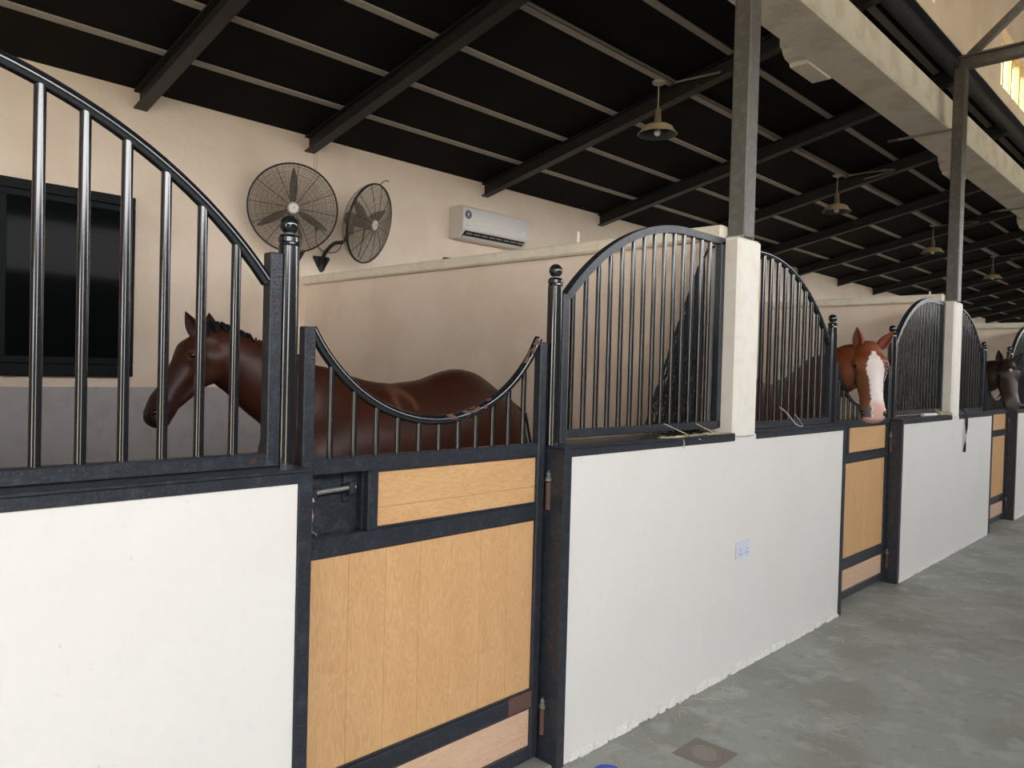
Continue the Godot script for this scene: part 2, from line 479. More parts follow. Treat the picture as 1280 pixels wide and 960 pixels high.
func build_structure() -> void:
	var g := G.new()
	g.box(Vector3(-40, -0.35, 4.6), Vector3(60, -0.03, 60))
	g.box(Vector3(-40, -0.35, -5), Vector3(X0 - 0.1, -0.03, 4.6))
	struct(g, "ground", M.ground, "pale sandy yard outside the open side of the stable", "ground")
	g = G.new()
	g.box(Vector3(X0 - 0.1, -0.3, -0.2), Vector3(X1, 0, 4.6))
	struct(g, "floor", M.floor, "grey stained concrete floor of the aisle in front of the stalls", "floor")
	g = G.new()
	g.box(Vector3(X0, -0.3, BACK), Vector3(X1, -0.01, -0.2))
	struct(g, "floor", M.bed, "straw coloured bedded floor inside the horse stalls", "floor")
	# back wall, with its grey painted lower part standing a coat of plaster proud
	var w := thing("wall_back", "long cream plastered back wall behind the stalls with grey painted lower part", "wall", Vector3(0, 0, BACK), "", "structure")
	g = G.new()
	g.box(Vector3(X0, 0, BACK - 0.2), Vector3(X1, 3.72, BACK))
	put(g, "plaster", M.cream, w, w.position)
	g = G.new()
	g.box(Vector3(X0, 0, BACK), Vector3(X1, 1.38, BACK + 0.004), 0.002)
	put(g, "painted_dado", M.dado, w, w.position)
	# lean-to roof: sheets between the rafters, seen from below
	var r := thing("ceiling", "sloping black sheet roof over the row of stalls", "roof", Vector3(0, 3.6, 0), "", "structure")
	for i in RAFTERS.size() - 1:
		var a: float = X0 if i == 0 else RAFTERS[i]
		var b: float = X1 if i == RAFTERS.size() - 2 else RAFTERS[i + 1]
		g = G.new()
		sloped(g, a, b, BACK - 0.3, -0.12, 0.0115, 0.07)
		put(g, "roof_sheet", M.roof, r, r.position)
	# purlins
	for k in 7:
		var z: float = [-3.72, -3.1, -2.49, -1.87, -1.29, -0.68, -0.3][k]
		g = G.new()
		sloped(g, X0, X1, z - 0.028, z + 0.028, 0.0, 0.012)
		var o := put(g, "purlin", M.purlin)
		tag(o, "pale grey steel purlin running the length of the black roof, " + ["lowest, nearest the back wall", "second up from the back wall", "third up from the back wall", "fourth up, carrying the pendant lamps", "fifth up from the back wall", "second from the concrete beam", "topmost, above the concrete beam"][k], "purlin", "roof purlins", "structure")
	for k in RAFTERS.size():
		var x: float = RAFTERS[k]
		g = G.new()
		sloped(g, x - 0.05, x + 0.05, BACK, -0.14, -0.14, -0.128)
		sloped(g, x - 0.006, x + 0.006, BACK, -0.14, -0.128, -0.012)
		sloped(g, x - 0.05, x + 0.05, BACK, -0.14, -0.012, 0.0)
		var o := put(g, "rafter", M.beam)
		var l := "black steel rafter meeting the back wall %s" % ["left of the stall window, outside the view", "above the middle of the stall window", "just right of the stall window", "above the gap between the wall fans", "above the air conditioner", "right of the air conditioner"][k - 0] if k < 6 else "black steel rafter in the far part of the stable roof"
		if k == 0 or k == 1: l = "black steel rafter over the near end of the stalls"
		elif k == 2: l = "black steel rafter meeting the back wall right of the dark window"
		elif k == 3: l = "black steel rafter meeting the back wall above the wall fans"
		elif k == 4: l = "black steel rafter meeting the back wall above the air conditioner, nearest pendant lamp"
		elif k == 5: l = "black steel rafter meeting the back wall right of the air conditioner"
		elif k == 6: l = "black steel rafter beside the second pendant lamp"
		tag(o, l, "rafter", "rafters of the stable roof", "structure")
	# concrete beam under the roof edge, with a capital under each second rafter
	var cb := thing("beam", "long pale concrete beam along the top of the stall fronts", "beam", Vector3(0, 4.0, -0.38), "", "structure")
	g = G.new()
	g.box(Vector3(X0, 4.0, -0.56), Vector3(X1, 4.29, -0.2), 0.008)
	put(g, "beam_body", M.concrete, cb, cb.position)
	for k in range(-1, 8):
		var x := 5.97 + P * k
		g = G.new()
		var poly := PackedVector2Array()
		for q in [[-0.21, 3.985], [0.21, 3.985], [0.23, 4.01], [0.30, 4.02], [0.345, 4.045], [0.36, 4.075], [0.40, 4.085], [0.40, 4.16], [-0.40, 4.16], [-0.40, 4.085], [-0.36, 4.075], [-0.345, 4.045], [-0.30, 4.02], [-0.23, 4.01]]:
			poly.append(Vector2(x + q[0], q[1]))
		g.prism(poly, -0.7, -0.558)
		put(g, "capital", M.concrete, cb, cb.position)
	# eave beam, clerestory wall and its windows
	g = G.new()
	g.box(Vector3(X0, 4.57, -0.18), Vector3(X1, 4.585, -0.05))
	g.box(Vector3(X0, 4.47, -0.122), Vector3(X1, 4.57, -0.108))
	g.box(Vector3(X0, 4.455, -0.18), Vector3(X1, 4.47, -0.05))
	struct(g, "beam", M.black, "dark steel eave beam above the concrete beam", "beam")
	for side in 2:
		var z0 := -0.26 if side == 0 else 4.4
		var cw := thing("wall_clerestory" if side == 0 else "wall_opposite", "cream clerestory wall above the dark eave beam at top right" if side == 0 else "grey wall above the eaves slot behind the viewer", "wall", Vector3(0, 4.58, z0 + 0.1), "", "structure")
		g = G.new()
		var lo := 4.585 if side == 0 else 4.2
		var wl := 9.49
		var edges := [X0]
		for k in range(-3 if side == 0 else 99, 7 if side == 0 else 99):
			edges.append(wl + P * k)
			edges.append(wl + 1.7 + P * k)
		edges.append(X1)
		g.box(Vector3(X0, lo, z0), Vector3(X1, 4.78, z0 + 0.18))
		g.box(Vector3(X0, 5.4, z0), Vector3(X1, 6.4, z0 + 0.18))
		for e in range(0, edges.size(), 2):
			if edges[e + 1] > edges[e]:
				g.box(Vector3(edges[e], 4.78, z0), Vector3(edges[e + 1], 5.4, z0 + 0.18))
		put(g, "clerestory_plaster", M.cream if side == 0 else M.stone, cw, cw.position)
		for k in range(-3 if side == 0 else 99, 7 if side == 0 else 99):
			var wx := wl + P * k
			if wx > X1 - 2:
				continue
			var win := thing("window", "bright clerestory window with yellow frame high at top right" if side == 0 and k == 0 else "clerestory window high in the cream wall", "window", Vector3(wx + 0.85, 4.78, z0 + 0.09), "" if side == 0 and k == 0 else "clerestory windows", "structure")
			g = G.new()
			g.box(Vector3(wx, 4.78, z0 + 0.05), Vector3(wx + 1.7, 4.82, z0 + 0.11))
			g.box(Vector3(wx, 5.36, z0 + 0.05), Vector3(wx + 1.7, 5.4, z0 + 0.11))
			put(g, "window_frame", M.frame_lit, win, win.position)
			for j in 5:
				g = G.new()
				g.box(Vector3(wx + 0.41 * j, 4.82, z0 + 0.05), Vector3(wx + 0.41 * j + 0.05, 5.36, z0 + 0.11))
				put(g, "mullion", M.frame_lit, win, win.position)
			for j in 4:
				g = G.new()
				g.box(Vector3(wx + 0.41 * j + 0.05, 4.82, z0 + 0.078), Vector3(wx + 0.41 * j + 0.41, 5.36, z0 + 0.082))
				put(g, "pane", M.glass, win, win.position)
	# aisle roof, opposite side with its openings, end walls
	g = G.new()
	g.prism(PackedVector2Array([Vector2(-4.9, 6.3), Vector2(-2.16, 7.5), Vector2(0.6, 6.3), Vector2(0.6, 6.4), Vector2(-2.16, 7.6), Vector2(-4.9, 6.4)]), X0, X1, Transform3D(Basis(Vector3.UP, PI / 2), Vector3.ZERO))
	struct(g, "ceiling", M.roof, "dark pitched roof high over the aisle", "roof")
	g = G.new()
	# solid up to a long slot under the eaves; one tall doorway behind the viewer
	g.box(Vector3(X0, 0, 4.4), Vector3(-0.75, 2.75, 4.58))
	g.box(Vector3(0.0, 0, 4.4), Vector3(1.9, 2.75, 4.58))
	g.box(Vector3(1.9, 0, 4.4), Vector3(X1, 3.05, 4.58))
	for k in 10:
		g.box(Vector3(1.9 + P * k, 2.75, 4.4), Vector3(2.15 + P * k, 4.2, 4.58))
	g.box(Vector3(X0, 3.95, 4.4), Vector3(X1, 4.2, 4.58))
	struct(g, "wall_aisle", M.stone, "grey block wall along the far side of the aisle behind the viewer", "wall")
	g = G.new()
	g.box(Vector3(X1, 0, -4.5), Vector3(X1 + 0.2, 6.4, 4.58))
	g.prism(PackedVector2Array([Vector2(-4.58, 6.35), Vector2(-2.16, 7.45), Vector2(0.25, 6.35)]), X1, X1 + 0.2, Transform3D(Basis(Vector3.UP, PI / 2), Vector3.ZERO))
	struct(g, "wall_end", M.cream, "cream end wall at the far end of the stable", "wall")
	g = G.new()
	g.box(Vector3(X0 - 0.2, 0, -4.5), Vector3(X0, 1.5, -0.1))
	g.box(Vector3(X0 - 0.2, 3.5, -4.5), Vector3(X0, 4.6, -0.1))
	g.box(Vector3(X0 - 0.2, 1.5, -4.5), Vector3(X0, 3.5, -3.9))
	g.box(Vector3(X0 - 0.2, 1.5, -0.5), Vector3(X0, 3.5, -0.1))
	g.box(Vector3(X0 - 0.2, 0, -0.1), Vector3(X0, 6.4, 1.2))
	g.box(Vector3(X0 - 0.2, 0, 2.7), Vector3(X0, 6.4, 4.58))
	g.box(Vector3(X0 - 0.2, 2.4, 1.2), Vector3(X0, 6.4, 2.7))
	g.prism(PackedVector2Array([Vector2(-4.58, 6.35), Vector2(-2.16, 7.45), Vector2(0.25, 6.35)]), X0 - 0.2, X0, Transform3D(Basis(Vector3.UP, PI / 2), Vector3.ZERO))
	struct(g, "wall_near", M.cream, "cream wall closing the near end of the stall row", "wall")
	# half walls of the stall fronts: from one doorway to the next, a pillar standing on each
	for k in range(-1, 4):
		var x := P * k
		var a := 2.372 + x
		var b := 1.158 + P + x
		if k == -1:
			a = X0
		if k == 3:
			b = 16.5
		var ws: String = ["left of the nearest stall door", "between the nearest door and the chestnut horse's door", "between the chestnut horse's door and the dark horse's door", "right of the dark horse's door", ""][k + 1]
		var wf := thing("wall_front", "white painted half wall " + ws, "wall", Vector3((a + b) * 0.5, 0, -0.1), "", "structure")
		g = G.new()
		g.box(Vector3(a, 0, -0.2), Vector3(b, 1.275, 0), 0.004)
		put(g, "half_wall", M.white, wf, wf.position)
		g = G.new()
		var rng := RandomNumberGenerator.new()
		rng.seed = 40 + k
		for i in int((b - a) * 55.0):
			var cx := rng.randf_range(a + 0.02, b - 0.03)
			var hh := pow(rng.randf(), 2.0) * 0.045 + 0.006
			var ww := rng.randf_range(0.006, 0.03)
			g.box(Vector3(cx - ww, 0, -0.001), Vector3(cx + ww, hh, rng.randf_range(0.003, 0.012)), 0.003)
		tag(put(g, "flaking_plaster", M.chip, wf, wf.position), "", "", "", "stuff")
		if k < 3 or true:
			var pl := thing("pillar", "white plastered pillar " + ["at the near end of the first stall", "under the nearest grey steel post", "under the second grey steel post", "at the far end of the third stall", ""][k + 1], "pillar", Vector3(XA + 0.12 + x, 1.275, -0.1), "white pillars between the stalls", "structure")
			g = G.new()
			g.box(Vector3(XA + x, 1.245, -0.2), Vector3(XB + x, 2.322, 0.0), 0.016)
			put(g, "shaft", M.pillar, pl, pl.position)
			# partition between two stalls with its coping
			var pw := thing("wall_partition", "cream partition wall with a coping, " + ["left of the bay horse's stall", "behind the bay horse", "behind the chestnut horse", "behind the dark horse", ""][k + 1], "wall", Vector3(XA + 0.12 + x, 0, -2.2), "", "structure")
			g = G.new()
			g.box(Vector3(XA + 0.025 + x, 0, BACK), Vector3(XB - 0.02 + x, 2.315, -0.2))
			put(g, "plaster", M.cream, pw, pw.position)
			g = G.new()
			g.box(Vector3(XA - 0.02 + x, 2.315, BACK), Vector3(XB + 0.01 + x, 2.39, -0.1), 0.012)
			put(g, "coping", M.cap, pw, pw.position)
			# steel post up to the eave, standing on the pillar
			var sp := thing("steel_post", "square grey steel post standing on the %s pillar" % ["near end", "nearest white", "second white", "third white", ""][k + 1], "post", Vector3(XA + 0.09 + x, 2.32, -0.05), "grey steel posts")
			g = G.new()
			g.box(Vector3(XA + 0.035 + x, 2.32, -0.095), Vector3(XA + 0.148 + x, 4.455, 0.005), 0.008)
			put(g, "post_shaft", M.steel, sp, sp.position)
			g = G.new()
			g.box(Vector3(XA + 0.025 + x, 2.32, -0.1), Vector3(XA + 0.158 + x, 2.332, 0.005 - 0.008), 0.003)
			put(g, "base_plate", M.bare, sp, sp.position)
			# tie beam and brace across the aisle
			var tx := 7.85 - P + x
			var tb := thing("roof_truss", "dark steel tie beam and diagonal brace over the aisle%s" % ["", " nearest the viewer", " at the second steel post", " at the third steel post", ""][k + 1], "truss", Vector3(tx, 4.44, 2.0), "steel trusses over the aisle", "structure")
			g = G.new()
			g.box(Vector3(tx - 0.05, 4.43, -0.05), Vector3(tx + 0.05, 4.445, 4.4))
			g.box(Vector3(tx - 0.012, 4.445, -0.05), Vector3(tx + 0.012, 4.525, 4.4))
			g.box(Vector3(tx - 0.05, 4.525, -0.05), Vector3(tx + 0.05, 4.54, 4.4))
			put(g, "tie_beam", M.steel, tb, tb.position)
			for s in 2:
				g = G.new()
				var d := Vector3(0, 0.66, 0.75).normalized()
				var st := Vector3(tx, 4.53, 0.02)
				if s == 1:
					d = Vector3(0, 0.66, -0.75).normalized()
					st = Vector3(tx, 4.53, 4.3)
				var bs := Basis(Vector3.RIGHT, d, Vector3.RIGHT.cross(d))
				g.box(Vector3(-0.03, 0, -0.03), Vector3(0.03, 2.6, 0.03), 0.0, Transform3D(bs, st))
				put(g, "brace", M.steel, tb, tb.position)
			# thin rod from the post back under the concrete beam
			var rod := G.new()
			rod.cyl(Vector3(XA + 0.09 + x, 3.905, -0.095), Vector3(XA + 0.09 + x, 3.9, -0.57), 0.012, 0.012, 10)
			var ro := thing("tie_rod", "thin pale rod with rusty end from %s steel post under the beam" % ["the near end", "the nearest", "the second", "the third", ""][k + 1], "rod", Vector3(XA + 0.09 + x, 3.9, -0.1), "rods under the concrete beam")
			put(rod, "rod", M.bare, ro, ro.position)
			rod = G.new()
			rod.cyl(Vector3(XA + 0.09 + x, 3.9, -0.57), Vector3(XA + 0.09 + x, 3.899, -0.66), 0.012, 0.012, 10)
			put(rod, "rusty_end", M.rust, ro, ro.position)

# ---------------------------------------------------------------- stall fronts
func arc_left(X: float) -> float:
	return 2.298 - (1.244 - sqrt(1.244 * 1.244 - pow(maxf(X - 0.12, 0.0), 2.0)))

func arc_right(X: float) -> float:
	return 2.296 - (1.244 - sqrt(1.244 * 1.244 - pow(maxf(3.35 - X, 0.0), 2.0)))

func scoop(X: float) -> float:
	return 1.404 + 0.586 - sqrt(maxf(0.586 * 0.586 - pow(X - 1.755, 2.0), 0.0))

const STALL := ["nearest stall", "chestnut horse's stall", "dark horse's stall"]

func copy_at(o: Node3D, dx: float, label: String) -> Node3D:
	var c: Node3D = o.duplicate()
	var stem := String(o.name)
	c.name = numbered(stem)
	add_child(c, true)
	c.position = o.position + Vector3(dx, 0, 0)
	c.set_meta("label", label)
	return c

func build_fronts() -> void:
	var z := -0.1
	var proto := []
	# left grille
	var o := thing("arched_grille", "", "grille", Vector3(0.5, 1.287, z), "arched bar grilles of the stalls")
	var pts := []
	for i in 33:
		var X := lerpf(-0.1, 1.1, i / 32.0)
		pts.append(Vector3(X, arc_left(X), z))
	var g := G.new()
	g.tube(pts, 0.0185, 14)
	put(g, "curved_rail", M.bar, o, o.position)
	g = G.new()
	g.box(Vector3(-0.1, 1.288, z - 0.02), Vector3(1.105, 1.328, z + 0.02), 0.003)
	put(g, "bottom_rail", M.black, o, o.position)
	for i in 12:
		var X := 1.007 - 0.0972 * i
		g = G.new()
		g.cyl(Vector3(X, 1.325, z), Vector3(X, arc_left(X), z), 0.0135, 0.0135, 14, false)
		put(g, "bar", M.bar, o, o.position)
	g = G.new()
	g.box(Vector3(1.1, 1.288, z - 0.022), Vector3(1.139, 1.905, z + 0.022), 0.003)
	put(g, "end_upright", M.black, o, o.position)
	proto.append([o, "left"])
	# right grille
	o = thing("arched_grille", "", "grille", Vector3(3.1, 1.287, z), "arched bar grilles of the stalls")
	pts = []
	for i in 33:
		var X := lerpf(2.435, 3.712, i / 32.0)
		pts.append(Vector2(X, arc_right(X)))
	g = G.new()
	g.rail(pts, z, 0.017, 0.019)
	put(g, "curved_rail", M.black, o, o.position)
	g = G.new()
	g.box(Vector3(2.44, 1.31, z - 0.019), Vector3(3.71, 1.345, z + 0.019), 0.003)
	put(g, "bottom_rail", M.black, o, o.position)
	for i in 14:
		var X := 2.481 + 0.0848 * i
		g = G.new()
		g.cyl(Vector3(X, 1.34, z), Vector3(X, arc_right(X), z), 0.0115, 0.0115, 12, false)
		put(g, "bar", M.bar, o, o.position)
	for e in [[2.4, 2.44, 1.905], [3.675, 3.714, 2.296]]:
		g = G.new()
		g.box(Vector3(e[0], 1.31 if e[0] > 3 else 1.288, z - 0.019), Vector3(e[1], e[2], z + 0.019), 0.003)
		put(g, "end_upright", M.black, o, o.position)
	proto.append([o, "right"])
	for s in [-1.0, 1.0]:
		for k in 1:
			pass
	for k in 3:
		for e in proto:
			var l := "black arched bar grille %s of the door of the %s" % [e[1], STALL[k]]
			if k == 0:
				tag(e[0], l)
			else:
				copy_at(e[0], P * k, l)
	# steel capping on the half walls
	var caps := []
	for e in [[-0.1, 1.2, "left"], [2.33, 3.7165, "right"]]:
		o = thing("wall_capping", "black steel capping on the half wall %s of the nearest stall's door" % e[2], "capping", Vector3((e[0] + e[1]) / 2, 1.275, z), "steel cappings on the half walls")
		g = G.new()
		g.box(Vector3(e[0], 1.2755, -0.205), Vector3(e[1], 1.287, 0.006), 0.003)
		put(g, "top_plate", M.black, o, o.position)
		g = G.new()
		g.box(Vector3(e[0], 1.246, 0.0005), Vector3(e[1], 1.2755, 0.006), 0.001)
		put(g, "front_flange", M.black, o, o.position)
		for k in [1, 2]:
			copy_at(o, P * k, "black steel capping on the half wall %s of the door of the %s" % [e[2], STALL[k]])
	# round posts with ball finials
	for e in [[1.168, "left"], [2.366, "right"]]:
		o = thing("ball_post", "round black post with a ball finial %s of the door of the nearest stall" % e[1], "post", Vector3(e[0], 1.287, z), "ball topped posts beside the doors")
		var c := Vector3(e[0], 0, z)
		g = G.new()
		g.lathe(c, Vector3.UP, [Vector2(0, 1.287), Vector2(0.0305, 1.287), Vector2(0.0305, 1.93), Vector2(0.029, 1.936), Vector2(0.0285, 1.94), Vector2(0.031, 1.943), Vector2(0.031, 1.955), Vector2(0.026, 1.963), Vector2(0.0, 1.963)], 28)
		put(g, "post_shaft", M.bar, o, o.position)
		g = G.new()
		g.lathe(c, Vector3.UP, [Vector2(0.024, 1.962), Vector2(0.014, 1.967), Vector2(0.013, 1.974), Vector2(0.0, 1.974)], 20)
		put(g, "collar", M.bare, o, o.position)
		g = G.new()
		g.ball(Vector3(e[0], 1.993, z), Vector3.ONE * 0.0275, 28)
		put(g, "ball_finial", M.bar, o, o.position)
		for k in [1, 2]:
			copy_at(o, P * k, "round black post with a ball finial %s of the door of the %s" % [e[1], STALL[k]])
	# door frame: flange on the left wall end, channel jamb on the right
	o = thing("door_jamb", "black steel strip covering the wall end left of the door of the nearest stall", "jamb", Vector3(1.18, 0, 0), "steel jambs of the stall doors")
	g = G.new()
	g.box(Vector3(1.157, 0.0, 0.0005), Vector3(1.2, 1.246, 0.006), 0.001)
	put(g, "front_flange", M.black, o, o.position)
	g = G.new()
	g.box(Vector3(1.1585, 0.0, -0.2), Vector3(1.2, 1.275, 0.0005))
	put(g, "reveal_plate", M.black, o, o.position)
	for k in [1, 2]:
		copy_at(o, P * k, "black steel strip covering the wall end left of the door of the %s" % STALL[k])
	o = thing("door_jamb", "worn black steel channel jamb with rust right of the door of the nearest stall", "jamb", Vector3(2.35, 0, 0), "steel jambs of the stall doors")
	g = G.new()
	g.box(Vector3(2.328, 0.0, -0.2), Vector3(2.372, 1.275, 0.0))
	put(g, "reveal_plate", M.black, o, o.position)
	g = G.new()
	g.box(Vector3(2.326, 0.0, 0.0), Vector3(2.374, 1.246, 0.006), 0.001)
	put(g, "front_flange", M.black, o, o.position)
	g = G.new()
	g.cyl(Vector3(2.327, 0.12, -0.075), Vector3(2.327, 0.22, -0.075), 0.011, 0.011, 12)
	g.cyl(Vector3(2.327, 1.03, -0.075), Vector3(2.327, 1.14, -0.075), 0.011, 0.011, 12)
	tag(put(g, "hinge_barrel", M.rust, o, o.position), "rusty hinge barrels")
	g = G.new()
	for y in [0.225, 1.145]:
		g.lathe(Vector3(2.327, y, -0.075), Vector3.UP, [Vector2(0.014, 0.0), Vector2(0.015, 0.012), Vector2(0.008, 0.02), Vector2(0.01, 0.03), Vector2(0.0, 0.045)], 12)
	put(g, "hinge_pin", M.bare, o, o.position)
	for k in [1, 2]:
		copy_at(o, P * k, "worn black steel channel jamb right of the door of the %s" % STALL[k])
	# threshold
	g = G.new()
	g.box(Vector3(1.2, -0.1, -0.2), Vector3(2.328, 0.018, -0.01), 0.008)
	var th := put(g, "threshold", M.floor)
	tag(th, "low concrete threshold under the nearest stall door", "threshold", "", "structure")
	build_door()

func build_door() -> void:
	var z0 := -0.12
	var z1 := -0.084
	var d := thing("stall_door", "black framed wood panelled door with scooped top and bolt, nearest stall", "door", Vector3(1.765, 0.03, -0.1), "wood panelled stall doors")
	var b := d.position
	var g := G.new()
	for e in [[1.219, 1.256], [2.272, 2.312]]:
		g = G.new()
		g.box(Vector3(e[0], 0.03, z0), Vector3(e[1], 1.7, z1), 0.003)
		put(g, "stile", M.black, d, b)
	for e in [["top_rail", 1.256, 2.272, 1.25, 1.298], ["middle_rail", 1.256, 2.272, 0.998, 1.056], ["bottom_rail", 1.256, 2.272, 0.03, 0.085]]:
		g = G.new()
		g.box(Vector3(e[1], e[3], z0), Vector3(e[2], e[4], z1), 0.003)
		put(g, e[0], M.black, d, b)
	g = G.new()
	g.box(Vector3(1.256, 0.242, z0), Vector3(2.14, 0.308, z1), 0.003)
	put(g, "lower_rail", M.black, d, b)
	g = G.new()
	g.box(Vector3(2.14, 0.242, z0), Vector3(2.272, 0.308, z1), 0.003)
	tag(put(g, "rail_end", M.rust, d, b), "rusty brown rail end")
	# thin glazing beads round the panels
	g = G.new()
	for e in [[1.256, 2.272, 0.99, 0.998], [1.256, 2.272, 0.308, 0.316], [1.5, 2.272, 1.242, 1.25], [1.5, 2.272, 1.056, 1.064], [1.256, 2.272, 0.234, 0.242]]:
		g.box(Vector3(e[0], e[2], z1 - 0.02), Vector3(e[1], e[3], z1 - 0.006), 0.002)
	put(g, "bead", M.black, d, b)
	g = G.new()
	g.box(Vector3(1.46, 1.056, z0), Vector3(1.5, 1.25, z1), 0.003)
	put(g, "latch_stile", M.black, d, b)
	# boards: seven upright, two lying above, two below
	for i in 7:
		var w := 1.016 / 7.0
		g = G.new()
		g.box(Vector3(1.256 + w * i + 0.0004, 0.3, -0.112), Vector3(1.256 + w * (i + 1) - 0.0004, 1.0, -0.098), 0.0014)
		put(g, "board", M.wood[(i * 2) % 3], d, b)
	for e in [[1.125, 1.252, M.wood_h], [1.054, 1.1245, M.wood_h]]:
		g = G.new()
		g.box(Vector3(1.5, e[0], -0.112), Vector3(2.272, e[1], -0.098), 0.0012)
		put(g, "board", e[2], d, b)
	for e in [[0.08, 0.128], [0.1285, 0.245]]:
		g = G.new()
		g.box(Vector3(1.256, e[0], -0.112), Vector3(2.272, e[1], -0.098), 0.0012)
		tag(put(g, "board", M.wood_pink, d, b), "pinkish bottom board")
	# scooped rail and its bars
	var pts := []
	for i in 41:
		var X := lerpf(1.25, 2.272, i / 40.0)
		pts.append(Vector3(X, scoop(X), -0.1))
	g = G.new()
	g.tube(pts, 0.0168, 14)
	put(g, "scooped_rail", M.bar, d, b)
	var rg := RandomNumberGenerator.new()
	rg.seed = 8
	for e in [[1.8, 2.02, 16], [2.2, 2.266, 14]]:
		g = G.new()
		for i in e[2]:
			var X := rg.randf_range(e[0], e[1])
			var sl := (scoop(X + 0.01) - scoop(X - 0.01)) / 0.02
			var dx := Vector3(1, sl, 0).normalized()
			var up := Vector3(-dx.y, dx.x, 0)
			var ang := rg.randf_range(-0.2, 1.5)
			var rad := up * cos(ang) + Vector3.BACK * sin(ang)
			g.ball(Vector3(X, scoop(X), -0.1) + rad * 0.0158, Vector3(rg.randf_range(0.008, 0.02), 0.0022, rg.randf_range(0.004, 0.009)), 10, Basis(dx, rad, dx.cross(rad)))
		tag(put(g, "worn_patch", M.rust, d, b), "worn rusty patch")
	for X in [1.322, 1.409, 1.496, 1.583, 1.674, 1.764, 1.854, 1.941, 2.027, 2.111, 2.194]:
		g = G.new()
		g.cyl(Vector3(X, 1.296, -0.1), Vector3(X, scoop(X), -0.1), 0.0102, 0.0102, 12, false)
		put(g, "bar", M.bar, d, b)
	# latch box: recessed plate, bolt with keepers and a hanging hasp
	var lp := G.new()
	lp.box(Vector3(1.256, 1.05, -0.15), Vector3(1.46, 1.255, -0.14))
	lp.box(Vector3(1.452, 1.056, -0.15), Vector3(1.46, 1.25, -0.112))
	var plate := put(lp, "latch_plate", M.black, d, b)
	g = G.new()
	g.cyl(Vector3(1.262, 1.19, -0.115), Vector3(1.43, 1.198, -0.115), 0.008, 0.008, 12)
	g.cyl(Vector3(1.27, 1.19, -0.115), Vector3(1.27, 1.165, -0.105), 0.006, 0.006, 10)
	put(g, "bolt", M.bare, plate, Vector3.ZERO)
	g = G.new()
	g.box(Vector3(1.395, 1.205, -0.14), Vector3(1.432, 1.245, -0.128), 0.003)
	g.box(Vector3(1.395, 1.15, -0.14), Vector3(1.42, 1.184, -0.13), 0.003)
	g.box(Vector3(1.402, 1.175, -0.14), Vector3(1.424, 1.215, -0.102), 0.003)
	g.box(Vector3(1.262, 1.172, -0.14), Vector3(1.285, 1.208, -0.104), 0.003)
	put(g, "keeper", M.black, plate, Vector3.ZERO)
	g = G.new()
	g.tube([Vector3(1.279, 1.14, -0.13), Vector3(1.277, 1.12, -0.118), Vector3(1.268, 1.1, -0.112), Vector3(1.27, 1.075, -0.112), Vector3(1.29, 1.062, -0.116), Vector3(1.292, 1.055, -0.12)], 0.0042, 8)
	put(g, "hasp", M.bare, plate, Vector3.ZERO)
	for k in [1, 2]:
		var c := copy_at(d, P * k, "black framed wood panelled door with scooped top under the %s horse" % ["", "chestnut", "dark"][k])
		var re: MeshInstance3D = c.get_node("rail_end")
		re.material_override = M.black
		re.remove_meta("label")

